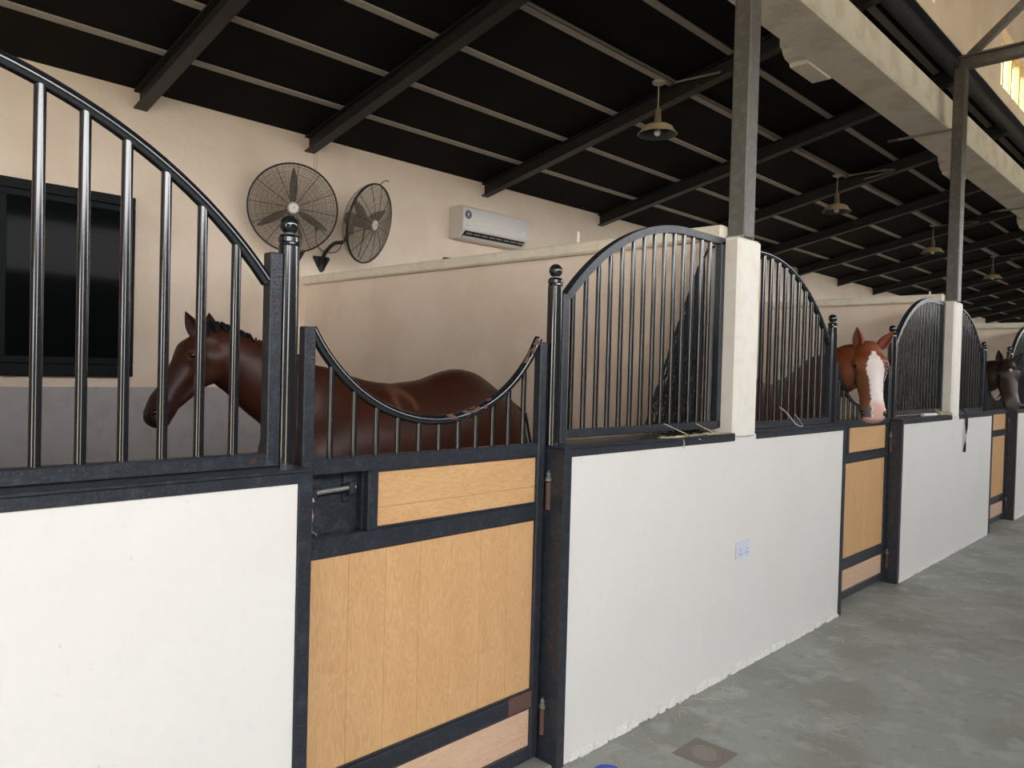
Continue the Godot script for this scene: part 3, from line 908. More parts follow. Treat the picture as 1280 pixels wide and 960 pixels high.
# ---------------------------------------------------------------- horses: a field of smoothly joined capsules, meshed by surface nets
class Field:
	var a := PackedVector3Array()
	var b := PackedVector3Array()
	var ra := PackedFloat32Array()
	var rb := PackedFloat32Array()
	var lat := PackedVector3Array()
	var kk := PackedFloat32Array()
	var soft := 0.05
	func bone(p: Vector3, q: Vector3, r0: float, r1: float, l: Vector3, k := 1.0) -> void:
		a.append(p); b.append(q); ra.append(r0); rb.append(r1); lat.append(l); kk.append(k)
	func one(i: int, p: Vector3) -> float:
		var q := p - a[i]
		var e := b[i] - a[i]
		var l := lat[i]
		q += l * (q.dot(l) * (kk[i] - 1.0))
		e += l * (e.dot(l) * (kk[i] - 1.0))
		var t := clampf(q.dot(e) / maxf(e.length_squared(), 1e-8), 0.0, 1.0)
		return (q - e * t).length() - lerpf(ra[i], rb[i], t)
	func at(p: Vector3, ids: PackedInt32Array) -> float:
		var d := 1e3
		for i in ids:
			var x := one(i, p)
			if x < d - soft:
				d = x
			elif x < d + soft:
				var h := clampf(0.5 + 0.5 * (d - x) / soft, 0.0, 1.0)
				d = lerpf(d, x, h) - soft * h * (1.0 - h)
		return d
	# returns [vertices, normals, indices]
	func net(cell: float) -> Array:
		var lo := Vector3.ONE * 1e3
		var hi := -lo
		for i in a.size():
			var r := Vector3.ONE * (maxf(ra[i], rb[i]) * maxf(1.0, 1.0 / kk[i]) + cell * 3.0)
			lo = lo.min(a[i] - r).min(b[i] - r)
			hi = hi.max(a[i] + r).max(b[i] + r)
		var B := 8
		var nb := Vector3i(((hi - lo) / (cell * B)).ceil())
		var nx := nb.x * B + 1
		var ny := nb.y * B + 1
		var nz := nb.z * B + 1
		var val := PackedFloat32Array()
		val.resize(nx * ny * nz)
		val.fill(1.0)
		var vid := PackedInt32Array()
		vid.resize(nx * ny * nz)
		vid.fill(-1)
		var half := cell * B * 0.5
		var reach := half * 1.9 + soft
		var live := []
		for bz in nb.z:
			for by in nb.y:
				for bx in nb.x:
					var c := lo + Vector3(bx, by, bz) * (cell * B) + Vector3.ONE * half
					var ids := PackedInt32Array()
					var dm := 1e3
					for i in a.size():
						var x := one(i, c)
						dm = minf(dm, x)
						if x < reach * 1.5:
							ids.append(i)
					if dm > reach:
						continue
					if dm < -reach:
						for z in range(bz * B, bz * B + B + 1):
							for y in range(by * B, by * B + B + 1):
								for x in range(bx * B, bx * B + B + 1):
									val[(z * ny + y) * nx + x] = -1.0
						continue
					live.append(Vector3i(bx, by, bz))
					for z in range(bz * B, bz * B + B + 1):
						for y in range(by * B, by * B + B + 1):
							for x in range(bx * B, bx * B + B + 1):
								var at_i := (z * ny + y) * nx + x
								if val[at_i] == 1.0:
									val[at_i] = at(lo + Vector3(x, y, z) * cell, ids)
		var V := PackedVector3Array()
		var I := PackedInt32Array()
		var step := [0, 1, nx, nx + 1, nx * ny, nx * ny + 1, nx * ny + nx, nx * ny + nx + 1]
		var offs := [Vector3(0, 0, 0), Vector3(1, 0, 0), Vector3(0, 1, 0), Vector3(1, 1, 0), Vector3(0, 0, 1), Vector3(1, 0, 1), Vector3(0, 1, 1), Vector3(1, 1, 1)]
		var ed := [[0, 1], [2, 3], [4, 5], [6, 7], [0, 2], [1, 3], [4, 6], [5, 7], [0, 4], [1, 5], [2, 6], [3, 7]]
		for L in live:
			for z in range(L.z * B, L.z * B + B):
				for y in range(L.y * B, L.y * B + B):
					for x in range(L.x * B, L.x * B + B):
						var at_i: int = (z * ny + y) * nx + x
						var m := 0
						for k in 8:
							if val[at_i + step[k]] < 0.0:
								m += 1
						if m == 0 or m == 8:
							continue
						var s := Vector3.ZERO
						var cnt := 0
						for e in ed:
							var d0 := val[at_i + step[e[0]]]
							var d1 := val[at_i + step[e[1]]]
							if (d0 < 0.0) != (d1 < 0.0):
								s += (offs[e[0]] as Vector3).lerp(offs[e[1]], d0 / (d0 - d1))
								cnt += 1
						vid[at_i] = V.size()
						V.append(lo + (Vector3(x, y, z) + s / cnt) * cell)
		for L in live:
			for z in range(L.z * B, L.z * B + B):
				for y in range(L.y * B, L.y * B + B):
					for x in range(L.x * B, L.x * B + B):
						var at_i: int = (z * ny + y) * nx + x
						if vid[at_i] < 0:
							continue
						var s0 := val[at_i] < 0.0
						for ax in 3:
							var st: int = [1, nx, nx * ny][ax]
							var s1 := val[at_i + st] < 0.0
							if s0 == s1:
								continue
							var su: int = [nx, nx * ny, 1][ax]
							var sw: int = [nx * ny, 1, nx][ax]
							if at_i - su - sw < 0:
								continue
							var q := [vid[at_i], vid[at_i - su], vid[at_i - su - sw], vid[at_i - sw]]
							if q.min() < 0:
								continue
							if s0:
								I.append_array([q[0], q[2], q[1], q[0], q[3], q[2]])
							else:
								I.append_array([q[0], q[1], q[2], q[0], q[2], q[3]])
		var N := PackedVector3Array()
		N.resize(V.size())
		for i in range(0, I.size(), 3):
			var nn := (V[I[i + 2]] - V[I[i]]).cross(V[I[i + 1]] - V[I[i]])
			for k in 3:
				N[I[i + k]] += nn
		for i in N.size():
			N[i] = N[i].normalized()
		return [V, N, I]

func coat_mesh(nets: Array, colour: Callable) -> ArrayMesh:
	var V := PackedVector3Array()
	var N := PackedVector3Array()
	var I := PackedInt32Array()
	var C := PackedColorArray()
	for n in nets:
		var base := V.size()
		V.append_array(n[0])
		N.append_array(n[1])
		for i in n[2]:
			I.append(base + i)
	for p in V:
		C.append(colour.call(p))
	var a := []
	a.resize(Mesh.ARRAY_MAX)
	a[Mesh.ARRAY_VERTEX] = V
	a[Mesh.ARRAY_NORMAL] = N
	a[Mesh.ARRAY_INDEX] = I
	a[Mesh.ARRAY_COLOR] = C
	var m := ArrayMesh.new()
	m.add_surface_from_arrays(Mesh.PRIMITIVE_TRIANGLES, a)
	return m

# o: ground point below the withers, fwd: heading of the body; poll, nose: head axis; hl: the head's lateral axis
class Horse:
	var o: Vector3
	var fwd: Vector3
	var l: Vector3
	var poll: Vector3
	var nd: Vector3
	var hl: Vector3
	var fn: Vector3
	var nets := []
	var s := 1.0
	var hs := 1.0
	var hw := 1.0
	func b(x: float, y: float, w := 0.0) -> Vector3:
		return o + fwd * x * s + Vector3.UP * y + l * w
	# a point of the head: t along the nose line, f out of the face, w sideways
	func h(t: float, f: float, w := 0.0) -> Vector3:
		return poll + (nd * t + fn * f + hl * w * hw) * hs
	func build(neck: Array) -> void:
		l = fwd.cross(Vector3.UP).normalized()
		var B := Field.new()
		B.soft = 0.065
		B.bone(b(0.3, 1.16), b(-0.35, 1.2), 0.325, 0.31, l, 1.08)
		B.bone(b(0.5, 1.13), b(0.28, 1.15), 0.285, 0.315, l, 1.1)
		B.bone(b(0.47, 1.42), b(0.12, 1.36), 0.15, 0.12, l, 1.7)
		B.bone(b(-0.5, 1.265), b(-0.75, 1.2), 0.31, 0.27, l, 1.08)
		B.bone(b(-0.15, 1.24), b(-0.5, 1.27), 0.24, 0.29, l, 1.1)
		for w in [-1.0, 1.0]:
			B.bone(b(0.5, 1.12, 0.13 * w), b(0.46, 0.88, 0.15 * w), 0.15, 0.095, l, 1.2)
			B.bone(b(0.46, 0.88, 0.15 * w), b(0.48, 0.5, 0.15 * w), 0.085, 0.048, l)
			B.bone(b(0.48, 0.5, 0.15 * w), b(0.475, 0.18, 0.15 * w), 0.046, 0.034, l)
			B.bone(b(0.475, 0.18, 0.15 * w), b(0.52, 0.07, 0.15 * w), 0.042, 0.044, l)
			B.bone(b(-0.68, 1.15, 0.14 * w), b(-0.52, 0.88, 0.16 * w), 0.21, 0.125, l, 1.2)
			B.bone(b(-0.52, 0.88, 0.16 * w), b(-0.86, 0.56, 0.15 * w), 0.11, 0.058, l)
			B.bone(b(-0.86, 0.56, 0.15 * w), b(-0.83, 0.18, 0.15 * w), 0.05, 0.036, l)
			B.bone(b(-0.83, 0.18, 0.15 * w), b(-0.79, 0.07, 0.15 * w), 0.043, 0.045, l)
		for i in neck.size() - 1:
			B.bone(neck[i][0], neck[i + 1][0], neck[i][1], neck[i + 1][1], (l.lerp(hl, float(i) / (neck.size() - 1))).normalized(), neck[i][2])
		var H := Field.new()
		H.soft = 0.035
		var e: Array = neck[neck.size() - 1]
		var d: Array = neck[neck.size() - 2]
		H.bone((d[0] as Vector3).lerp(e[0], 0.75), e[0], lerpf(d[1], e[1], 0.8) * 0.97, e[1] * 0.97, hl, d[2])
		H.bone(h(0.07, -0.08), h(0.15, -0.075), 0.07 * hs, 0.086 * hs, hl, 1.0 / hw)
		for w in [-1.0, 1.0]:
			H.bone(h(0.165, -0.052, 0.052 * w), h(0.2, -0.05, 0.05 * w), 0.046 * hs, 0.04 * hs, hl, 1.0 / hw)
			H.bone(h(0.15, -0.15, 0.045 * w), h(0.2, -0.17, 0.04 * w), 0.068 * hs, 0.06 * hs, hl, 1.3 / hw)
			H.bone(h(0.27, -0.075, 0.04 * w), h(0.43, -0.062, 0.028 * w), 0.036 * hs, 0.03 * hs, hl, 1.0 / hw)
			H.bone(h(0.505, -0.045, 0.034 * w), h(0.54, -0.055, 0.032 * w), 0.034 * hs, 0.03 * hs, hl, 1.0 / hw)
			H.bone(h(0.22, -0.185, 0.03 * w), h(0.46, -0.105, 0.022 * w), 0.034 * hs, 0.02 * hs, hl, 1.0 / hw)
		H.bone(h(0.17, -0.045), h(0.45, -0.04), 0.06 * hs, 0.043 * hs, hl, 1.0 / hw)
		H.bone(h(0.2, -0.11), h(0.4, -0.085), 0.085 * hs, 0.05 * hs, hl, 1.45 / hw)
		H.bone(h(0.46, -0.055), h(0.54, -0.06), 0.052 * hs, 0.048 * hs, hl, 0.95 / hw)
		H.bone(h(0.5, -0.1), h(0.545, -0.108), 0.034 * hs, 0.03 * hs, hl, 0.8 / hw)
		nets = [B.net(0.022), H.net(0.0068)]

func ear(g: G, base: Vector3, tip: Vector3, face: Vector3, width: float) -> void:
	var ax := (tip - base).normalized()
	var side := ax.cross(face).normalized()
	var f := side.cross(ax).normalized()
	var rows := 12
	var segs := 10
	var len_ := (tip - base).length()
	var ring := func(i: int, k: int, inner: float) -> Vector3:
		var t := float(i) / rows
		var w: float = width * sin(PI * pow(clampf(t * 0.86 + 0.14, 0, 1), 0.8)) * 0.5 + 0.0008
		var ang: float = lerpf(-2.2, 2.2, float(k) / segs)
		return base + ax * (t * len_) + side * (sin(ang) * w * inner) - f * (cos(ang) * w * 0.8 * inner)
	for inner in [1.0, 0.8]:
		for i in rows:
			for k in segs:
				var p: Vector3 = ring.call(i, k, inner)
				var q: Vector3 = ring.call(i, k + 1, inner)
				var r: Vector3 = ring.call(i + 1, k + 1, inner)
				var s: Vector3 = ring.call(i + 1, k, inner)
				var mid := base + ax * (float(i) / rows * len_)
				var nn := (q - p).cross(s - p).normalized()
				if nn.dot((p + q) * 0.5 - mid) * (1.0 if inner == 1.0 else -1.0) < 0.0:
					nn = -nn
				g.quad(p, q, r, s, nn)
	for e in [0, segs]:
		for i in rows:
			var p: Vector3 = ring.call(i, e, 1.0)
			var q: Vector3 = ring.call(i + 1, e, 1.0)
			var r: Vector3 = ring.call(i + 1, e, 0.8)
			var s: Vector3 = ring.call(i, e, 0.8)
			g.quad(p, q, r, s, f)

func lin(r: int, g: int, b: int) -> Color:
	return rgb(r, g, b).srgb_to_linear()

func dress_horse(H: Horse, called: String, label: String, group: String, colour: Callable, ears: Array, mane: Array, ear_mat: Material, hair: Material) -> Node3D:
	var o := thing(called, label, "horse", Vector3(H.o.x, 0, H.o.z), group)
	put(coat_mesh(H.nets, colour), "body", M.coat, o, o.position)
	for e in ears:
		var g := G.new()
		ear(g, e[0], e[1], e[2], e[3])
		put(g, "ear", ear_mat, o, o.position)
	for w in [-1.0, 1.0]:
		var g := G.new()
		g.ball(H.h(0.187, -0.036, 0.077 * w), Vector3.ONE * 0.0215 * H.hs, 16)
		var ey := put(g, "eye", M.eye, o, o.position)
		g = G.new()
		var bs := Basis(H.nd, H.fn, H.hl)
		g.ball(H.h(0.174, -0.031, 0.077 * w), Vector3(0.017, 0.026, 0.021) * H.hs, 14, bs)
		put(g, "eyelid", ear_mat, ey, Vector3.ZERO)
		g = G.new()
		g.ball(H.h(0.527, -0.025, 0.056 * w), Vector3(0.02, 0.011, 0.013) * H.hs, 12, bs)
		put(g, "nostril", M.eye, o, o.position)
	var g := G.new()
	var rng := RandomNumberGenerator.new()
	rng.seed = 77
	for i in mane.size() - 1:
		for k in 26:
			var p: Vector3 = (mane[i] as Vector3).lerp(mane[i + 1], rng.randf())
			var side := H.hl * rng.randf_range(-0.03, 0.03)
			var dn := Vector3(rng.randf_range(-0.02, 0.02), rng.randf_range(-0.05, -0.02), rng.randf_range(-0.02, 0.02))
			g.tube([p - Vector3.UP * 0.015, p + Vector3.UP * 0.012 + side * 0.5, p + side * 1.4 + dn * 0.4, p + side * 1.9 + dn], 0.009, 5, true, 0.25)
	put(g, "mane", hair, o, o.position)
	g = G.new()
	for k in 40:
		var q := Vector3(rng.randf_range(-0.03, 0.03), 0, rng.randf_range(-0.03, 0.03))
		var st := H.b(-1.0, 1.37) + q * 0.5
		g.tube([st, st - H.fwd * 0.05 + Vector3(0, -0.06, 0) + q, st - H.fwd * 0.085 + Vector3(0, -0.3, 0) + q * 1.6, st - H.fwd * 0.06 + Vector3(0, rng.randf_range(-0.75, -0.6), 0) + q * 1.2], 0.013, 5, true, 0.4)
	put(g, "tail", hair, o, o.position)
	for x in [0.52, -0.79]:
		for w in [-1.0, 1.0]:
			g = G.new()
			var c: Vector3 = H.b(x, 0.0, 0.15 * w)
			g.lathe(Vector3(c.x, -0.008, c.z), Vector3.UP, [Vector2(0, 0.0), Vector2(0.066, 0.0), Vector2(0.05, 0.085), Vector2(0, 0.085)], 16)
			put(g, "hoof", M.hoof, o, o.position)
	return o

func build_horses() -> void:
	# bay horse in the nearest stall, in profile, facing left
	var H := Horse.new()
	H.fwd = Vector3(-1, 0, 0)
	H.o = Vector3(2.56, 0, -1.42)
	H.s = 0.93
	H.hl = Vector3(0, 0, -1)
	H.poll = Vector3(1.485, 1.765, -1.42)
	H.nd = Vector3(-0.491, -0.871, 0)
	H.hs = 0.84
	H.fn = Vector3(H.nd.y, -H.nd.x, 0)
	if H.fn.x > 0: H.fn = -H.fn
	H.build([[Vector3(2.16, 1.28, -1.42), 0.25, 1.4], [Vector3(1.83, 1.5, -1.42), 0.165, 1.45], [Vector3(1.6, 1.615, -1.42), 0.125, 1.5]])
	var bay := lin(66, 34, 25)
	var dark := lin(38, 26, 22)
	var cn := noise(3.0, 5, 3)
	var H1 := H
	var col1 := func(p: Vector3) -> Color:
		var c := bay
		c = c.lerp(lin(84, 42, 27), clampf(cn.get_noise_3dv(p * 0.9) * 0.9 + 0.1, 0, 1))
		var t: float = (p - H1.poll).dot(H1.nd)
		var f: float = (p - H1.poll).dot(H1.fn)
		if f > -0.3 and t > 0.0:
			c = c.lerp(lin(46, 32, 28), clampf(t * 2.0, 0, 0.7))
			c = c.lerp(dark, smoothstep(0.4, 0.5, t))
		if p.y < 0.75:
			c = c.lerp(dark, smoothstep(0.75, 0.5, p.y))
		# pale brand: an arch on the flank
		var a: Vector2 = Vector2((p.x - 2.49) / 0.06, (p.y - 1.36) / 0.11)
		if p.z > -1.42 and p.y < 1.5 and p.y > 1.36:
			c = c.lerp(lin(130, 88, 66), 0.75 * smoothstep(0.4, 0.0, absf(a.length() - 1.0)))
		return c
	var ear_bay := mat(null, 1, 0.7, rgb(62, 36, 28))
	dress_horse(H, "horse", "dark bay horse in profile with black mane facing left in the nearest stall", "", col1,
		[[Vector3(1.472, 1.69, -1.385), Vector3(1.405, 1.803, -1.37), Vector3(-0.35, 0, 0.9), 0.062], [Vector3(1.565, 1.725, -1.465), Vector3(1.56, 1.812, -1.48), Vector3(-0.8, 0, 0.5), 0.055]],
		[Vector3(1.5, 1.745, -1.42), Vector3(1.58, 1.755, -1.42), Vector3(1.7, 1.715, -1.42), Vector3(1.85, 1.655, -1.42), Vector3(2.05, 1.6, -1.42)], ear_bay, M.hair)
	# chestnut horse looking out over the door of the second stall
	H = Horse.new()
	H.fwd = Vector3(-0.73, 0, 0.69).normalized()
	H.o = Vector3(6.42, 0, -1.15)
	var face := Vector3(-0.83, 0, 0.56).normalized()
	H.hl = face.cross(Vector3.UP).normalized()
	H.poll = Vector3(5.6, 1.875, 0.025)
	H.hw = 1.22
	H.nd = (Vector3.DOWN * 0.96 + face * 0.27).normalized()
	H.fn = H.hl.cross(H.nd).normalized()
	if H.fn.dot(face) < 0: H.fn = -H.fn
	H.build([[H.b(0.5, 1.27), 0.27, 1.5], [Vector3(5.8, 1.54, -0.42), 0.205, 1.45], [Vector3(5.7, 1.67, -0.17), 0.155, 1.3], [H.h(0.09, -0.11), 0.1, 1.15]])
	var H2 := H
	var chest := lin(132, 72, 45)
	var red := lin(118, 58, 34)
	var head_col := func(p: Vector3, white: bool, base: Color, base2: Color, tan_: Color) -> Color:
		var c := base.lerp(base2, clampf(cn.get_noise_3dv(p * 1.2) * 0.8 + 0.4, 0, 1))
		var q: Vector3 = p - H2.poll
		var t: float = q.dot(H2.nd)
		var f: float = q.dot(H2.fn)
		var w: float = q.dot(H2.hl)
		if t > -0.02 and f > -0.26 and q.length() < 0.75:
			c = c.lerp(tan_, smoothstep(0.1, 0.3, t) * 0.65)
			if white:
				var wob := cn.get_noise_1d(t * 9.0) * 0.012
				var mid := -0.012 - 0.012 * smoothstep(0.1, 0.3, t)
				var half := 0.008 + 0.052 * smoothstep(0.08, 0.2, t) - 0.014 * smoothstep(0.22, 0.34, t) + wob
				if t > 0.09 and absf(w - mid) < half and f > -0.085:
					c = lin(226, 214, 208)
				if t > 0.38 and f > -0.19:
					var nose := c.lerp(lin(214, 168, 154), smoothstep(0.42, 0.5, t))
					if w > 0.012 + wob * 1.5 and f > -0.1 and t < 0.56:
						nose = c.lerp(lin(84, 70, 66), smoothstep(0.45, 0.52, t) * smoothstep(0.012, 0.03, w))
					c = nose
			elif t > 0.4:
				c = c.lerp(lin(74, 66, 62), smoothstep(0.4, 0.5, t))
		return c
	var ears := []
	for w in [-1.0, 1.0]:
		ears.append([H.h(0.05, -0.07, 0.052 * w), H.h(-0.1, -0.04, 0.066 * w) if w > 0 else H.h(-0.075, -0.05, 0.14 * w), H.fn * 0.8 + H.hl * 0.5 * w, 0.078])
	var mane := [H.h(0.02, -0.05), H.h(0.0, -0.12), Vector3(5.74, 1.79, -0.2), Vector3(5.84, 1.735, -0.45)]
	var ear_ch := mat(null, 1, 0.7, rgb(122, 62, 40))
	var hair_ch := mat(null, 1, 0.7, rgb(104, 54, 34))
	dress_horse(H, "horse", "chestnut horse with a broad white blaze looking out over the second stall door", "", head_col.bind(true, chest, red, lin(122, 84, 58)), ears, mane, ear_ch, hair_ch)
	# dark horse in the third stall, in the same pose
	var h3 := dress_horse(H, "horse", "dark brown horse with a small pale star looking out of the third stall", "", func(p: Vector3) -> Color:
		var c: Color = head_col.call(p, false, lin(46, 34, 28), lin(38, 28, 24), lin(72, 54, 44))
		var q: Vector3 = p - H2.poll
		if Vector2(q.dot(H2.nd) - 0.15, q.dot(H2.hl)).length() < 0.016 and q.dot(H2.fn) > -0.06:
			c = lin(190, 180, 172)
		return c, ears, mane, mat(null, 1, 0.7, rgb(40, 30, 26)), M.hair)
	h3.position += Vector3(P + 0.12, 0.0, 0.01)

# ---------------------------------------------------------------- wall fans, air conditioner, lamps
func fan(label: String, c: Vector3, ax: Vector3, R: float, spin: float, mount: Vector3, arm: Array, hook: bool) -> void:
	var o := thing("wall_fan", label, "fan", mount, "black wall fans")
	var off := o.position
	ax = ax.normalized()
	var f := G.frame(ax)
	var g := G.new()
	# cage: c is the centre of the front hub disc; the rim lies behind it
	var rim := c - ax * 0.055
	g.torus(rim, ax, R, 0.0075, 64, 8)
	g.torus(rim - ax * 0.012, ax, R, 0.006, 64, 6)
	put(g, "cage_rim", M.fan_dark, o, off)
	var depth := func(r: float, front: bool) -> Vector3:
		var t := r / R
		return rim + ax * ((0.055 * (1.0 - t * t)) if front else (-0.13 * sqrt(maxf(1.0 - t * t * t, 0.0)) - 0.012))
	g = G.new()
	for k in 40:
		var r := R * (0.14 + 0.86 * k / 40.0)
		g.torus(depth.call(r, true), ax, r, 0.0015, 44, 4)
	for k in 72:
		var a := TAU * k / 72.0
		var pts := []
		for j in 5:
			var r := R * lerpf(0.14, 1.0, j / 4.0)
			var b := a + 0.25 * j / 4.0
			pts.append(depth.call(r, true) + (f.x * cos(b) + f.z * sin(b)) * r)
		g.tube(pts, 0.0011, 4, false)
	put(g, "front_grille", M.fan_wire, o, off)
	g = G.new()
	for k in 12:
		var a := TAU * k / 12.0 + 0.1
		var pts := []
		for j in 5:
			var r := R * lerpf(0.14, 1.0, j / 4.0)
			pts.append(depth.call(r, true) + (f.x * cos(a) + f.z * sin(a)) * r + ax * 0.002)
		g.tube(pts, 0.0028, 5, false)
	put(g, "cage_rib", M.fan_dark, o, off)
	g = G.new()
	for k in 14:
		var r := R * (0.25 + 0.75 * k / 14.0)
		g.torus(depth.call(r, false), ax, r, 0.0016, 40, 4)
	for k in 24:
		var a := TAU * k / 24.0
		var pts := []
		for j in 6:
			var r := R * lerpf(0.2, 1.0, j / 5.0)
			pts.append(depth.call(r, false) + (f.x * cos(a) + f.z * sin(a)) * r)
		g.tube(pts, 0.0016, 4, false)
	put(g, "rear_grille", M.fan_wire, o, off)
	g = G.new()
	g.cyl(c + ax * 0.004, c - ax * 0.012, 0.036, 0.05, 28)
	put(g, "hub_cap", M.plastic, o, off)
	g = G.new()
	var tm := Basis(f.x, f.z, ax)
	g.prism(PackedVector2Array([Vector2(-0.009, 0.014), Vector2(0.001, 0.016), Vector2(-0.003, 0.003), Vector2(0.008, 0.002), Vector2(-0.004, -0.017), Vector2(-0.001, -0.002), Vector2(-0.011, -0.001)]), 0.0, 0.0015, Transform3D(tm, c + ax * 0.004))
	put(g, "hub_emblem", M.plastic_grey, o, off)
	# three twisted blades
	for k in 3:
		var a := spin + TAU * k / 3.0
		var d := f.x * cos(a) + f.z * sin(a)
		var s := ax.cross(d)
		g = G.new()
		var prev := []
		for j in 13:
			var t := j / 12.0
			var r := R * lerpf(0.1, 0.9, t)
			var w := R * (0.05 + 0.06 * sin(PI * pow(t, 0.75))) * (1.0 - 0.6 * pow(t, 6.0))
			var tw := lerpf(0.85, 0.38, t)
			var base := rim - ax * 0.04 + d * r
			var e := s * cos(tw) - ax * sin(tw)
			var row := [base - e * w, base + ax * 0.006, base + e * w]
			if j > 0:
				for q in 2:
					var nn: Vector3 = (row[q + 1] - row[q]).cross(d).normalized()
					if nn.dot(ax) < 0: nn = -nn
					g.quad(prev[q], prev[q + 1], row[q + 1], row[q], nn)
					var th := ax * -0.003
					g.quad(prev[q] + th, prev[q + 1] + th, row[q + 1] + th, row[q] + th, -nn)
			prev = row
		put(g, "blade", M.fan_dark, o, off)
	g = G.new()
	g.cyl(c - ax * 0.012, rim - ax * 0.1, 0.052, 0.06, 24)
	g.cyl(rim - ax * 0.14, rim - ax * 0.25, 0.06, 0.056, 24)
	g.cyl(rim - ax * 0.25, rim - ax * 0.262, 0.045, 0.025, 24)
	put(g, "motor", M.fan_dark, o, off)
	g = G.new()
	var pts := [rim - ax * 0.2 + Vector3(0, -0.06, 0)]
	for p in arm:
		pts.append(p)
	var cv := Curve3D.new()
	for i in pts.size():
		var p: Vector3 = pts[i]
		var dd: Vector3 = (pts[mini(i + 1, pts.size() - 1)] - pts[maxi(i - 1, 0)]) * 0.18
		cv.add_point(p, -dd, dd)
	var arr := []
	for q in cv.tessellate(4, 3.0):
		arr.append(q)
	g.tube(arr, 0.017, 10)
	g.cyl(rim - ax * 0.2 + Vector3(0, -0.05, 0), rim - ax * 0.2 + Vector3(0, -0.13, 0), 0.028, 0.022, 14)
	put(g, "arm", M.fan_dark, o, off)
	g = G.new()
	# shield-shaped wall plate with folded cheeks
	g.prism(PackedVector2Array([Vector2(-0.085, 0.06), Vector2(0.085, 0.06), Vector2(0.09, 0.04), Vector2(0.012, -0.085), Vector2(-0.012, -0.085), Vector2(-0.09, 0.04)]), 0.0, 0.006, Transform3D(Basis.IDENTITY, mount))
	for s in [-1.0, 1.0]:
		g.prism(PackedVector2Array([Vector2(0, 0.06), Vector2(0.06, 0.05), Vector2(0.0, -0.07)]), -0.004, 0.004, Transform3D(Basis(Vector3.UP, -PI / 2), mount + Vector3(0.028 * s, 0, 0.006)))
	put(g, "bracket", M.fan_dark, o, off)
	if hook:
		g = G.new()
		var top := rim + (f.z if absf(f.z.y) > absf(f.x.y) else f.x) * R * signf((f.z if absf(f.z.y) > absf(f.x.y) else f.x).y)
		g.tube([top, top + Vector3(0.03, 0.035, 0.01), top + Vector3(0.06, 0.05, 0.02), top + Vector3(0.085, 0.045, 0.02)], 0.004, 6)
		put(g, "safety_hook", M.fan_dark, o, off)

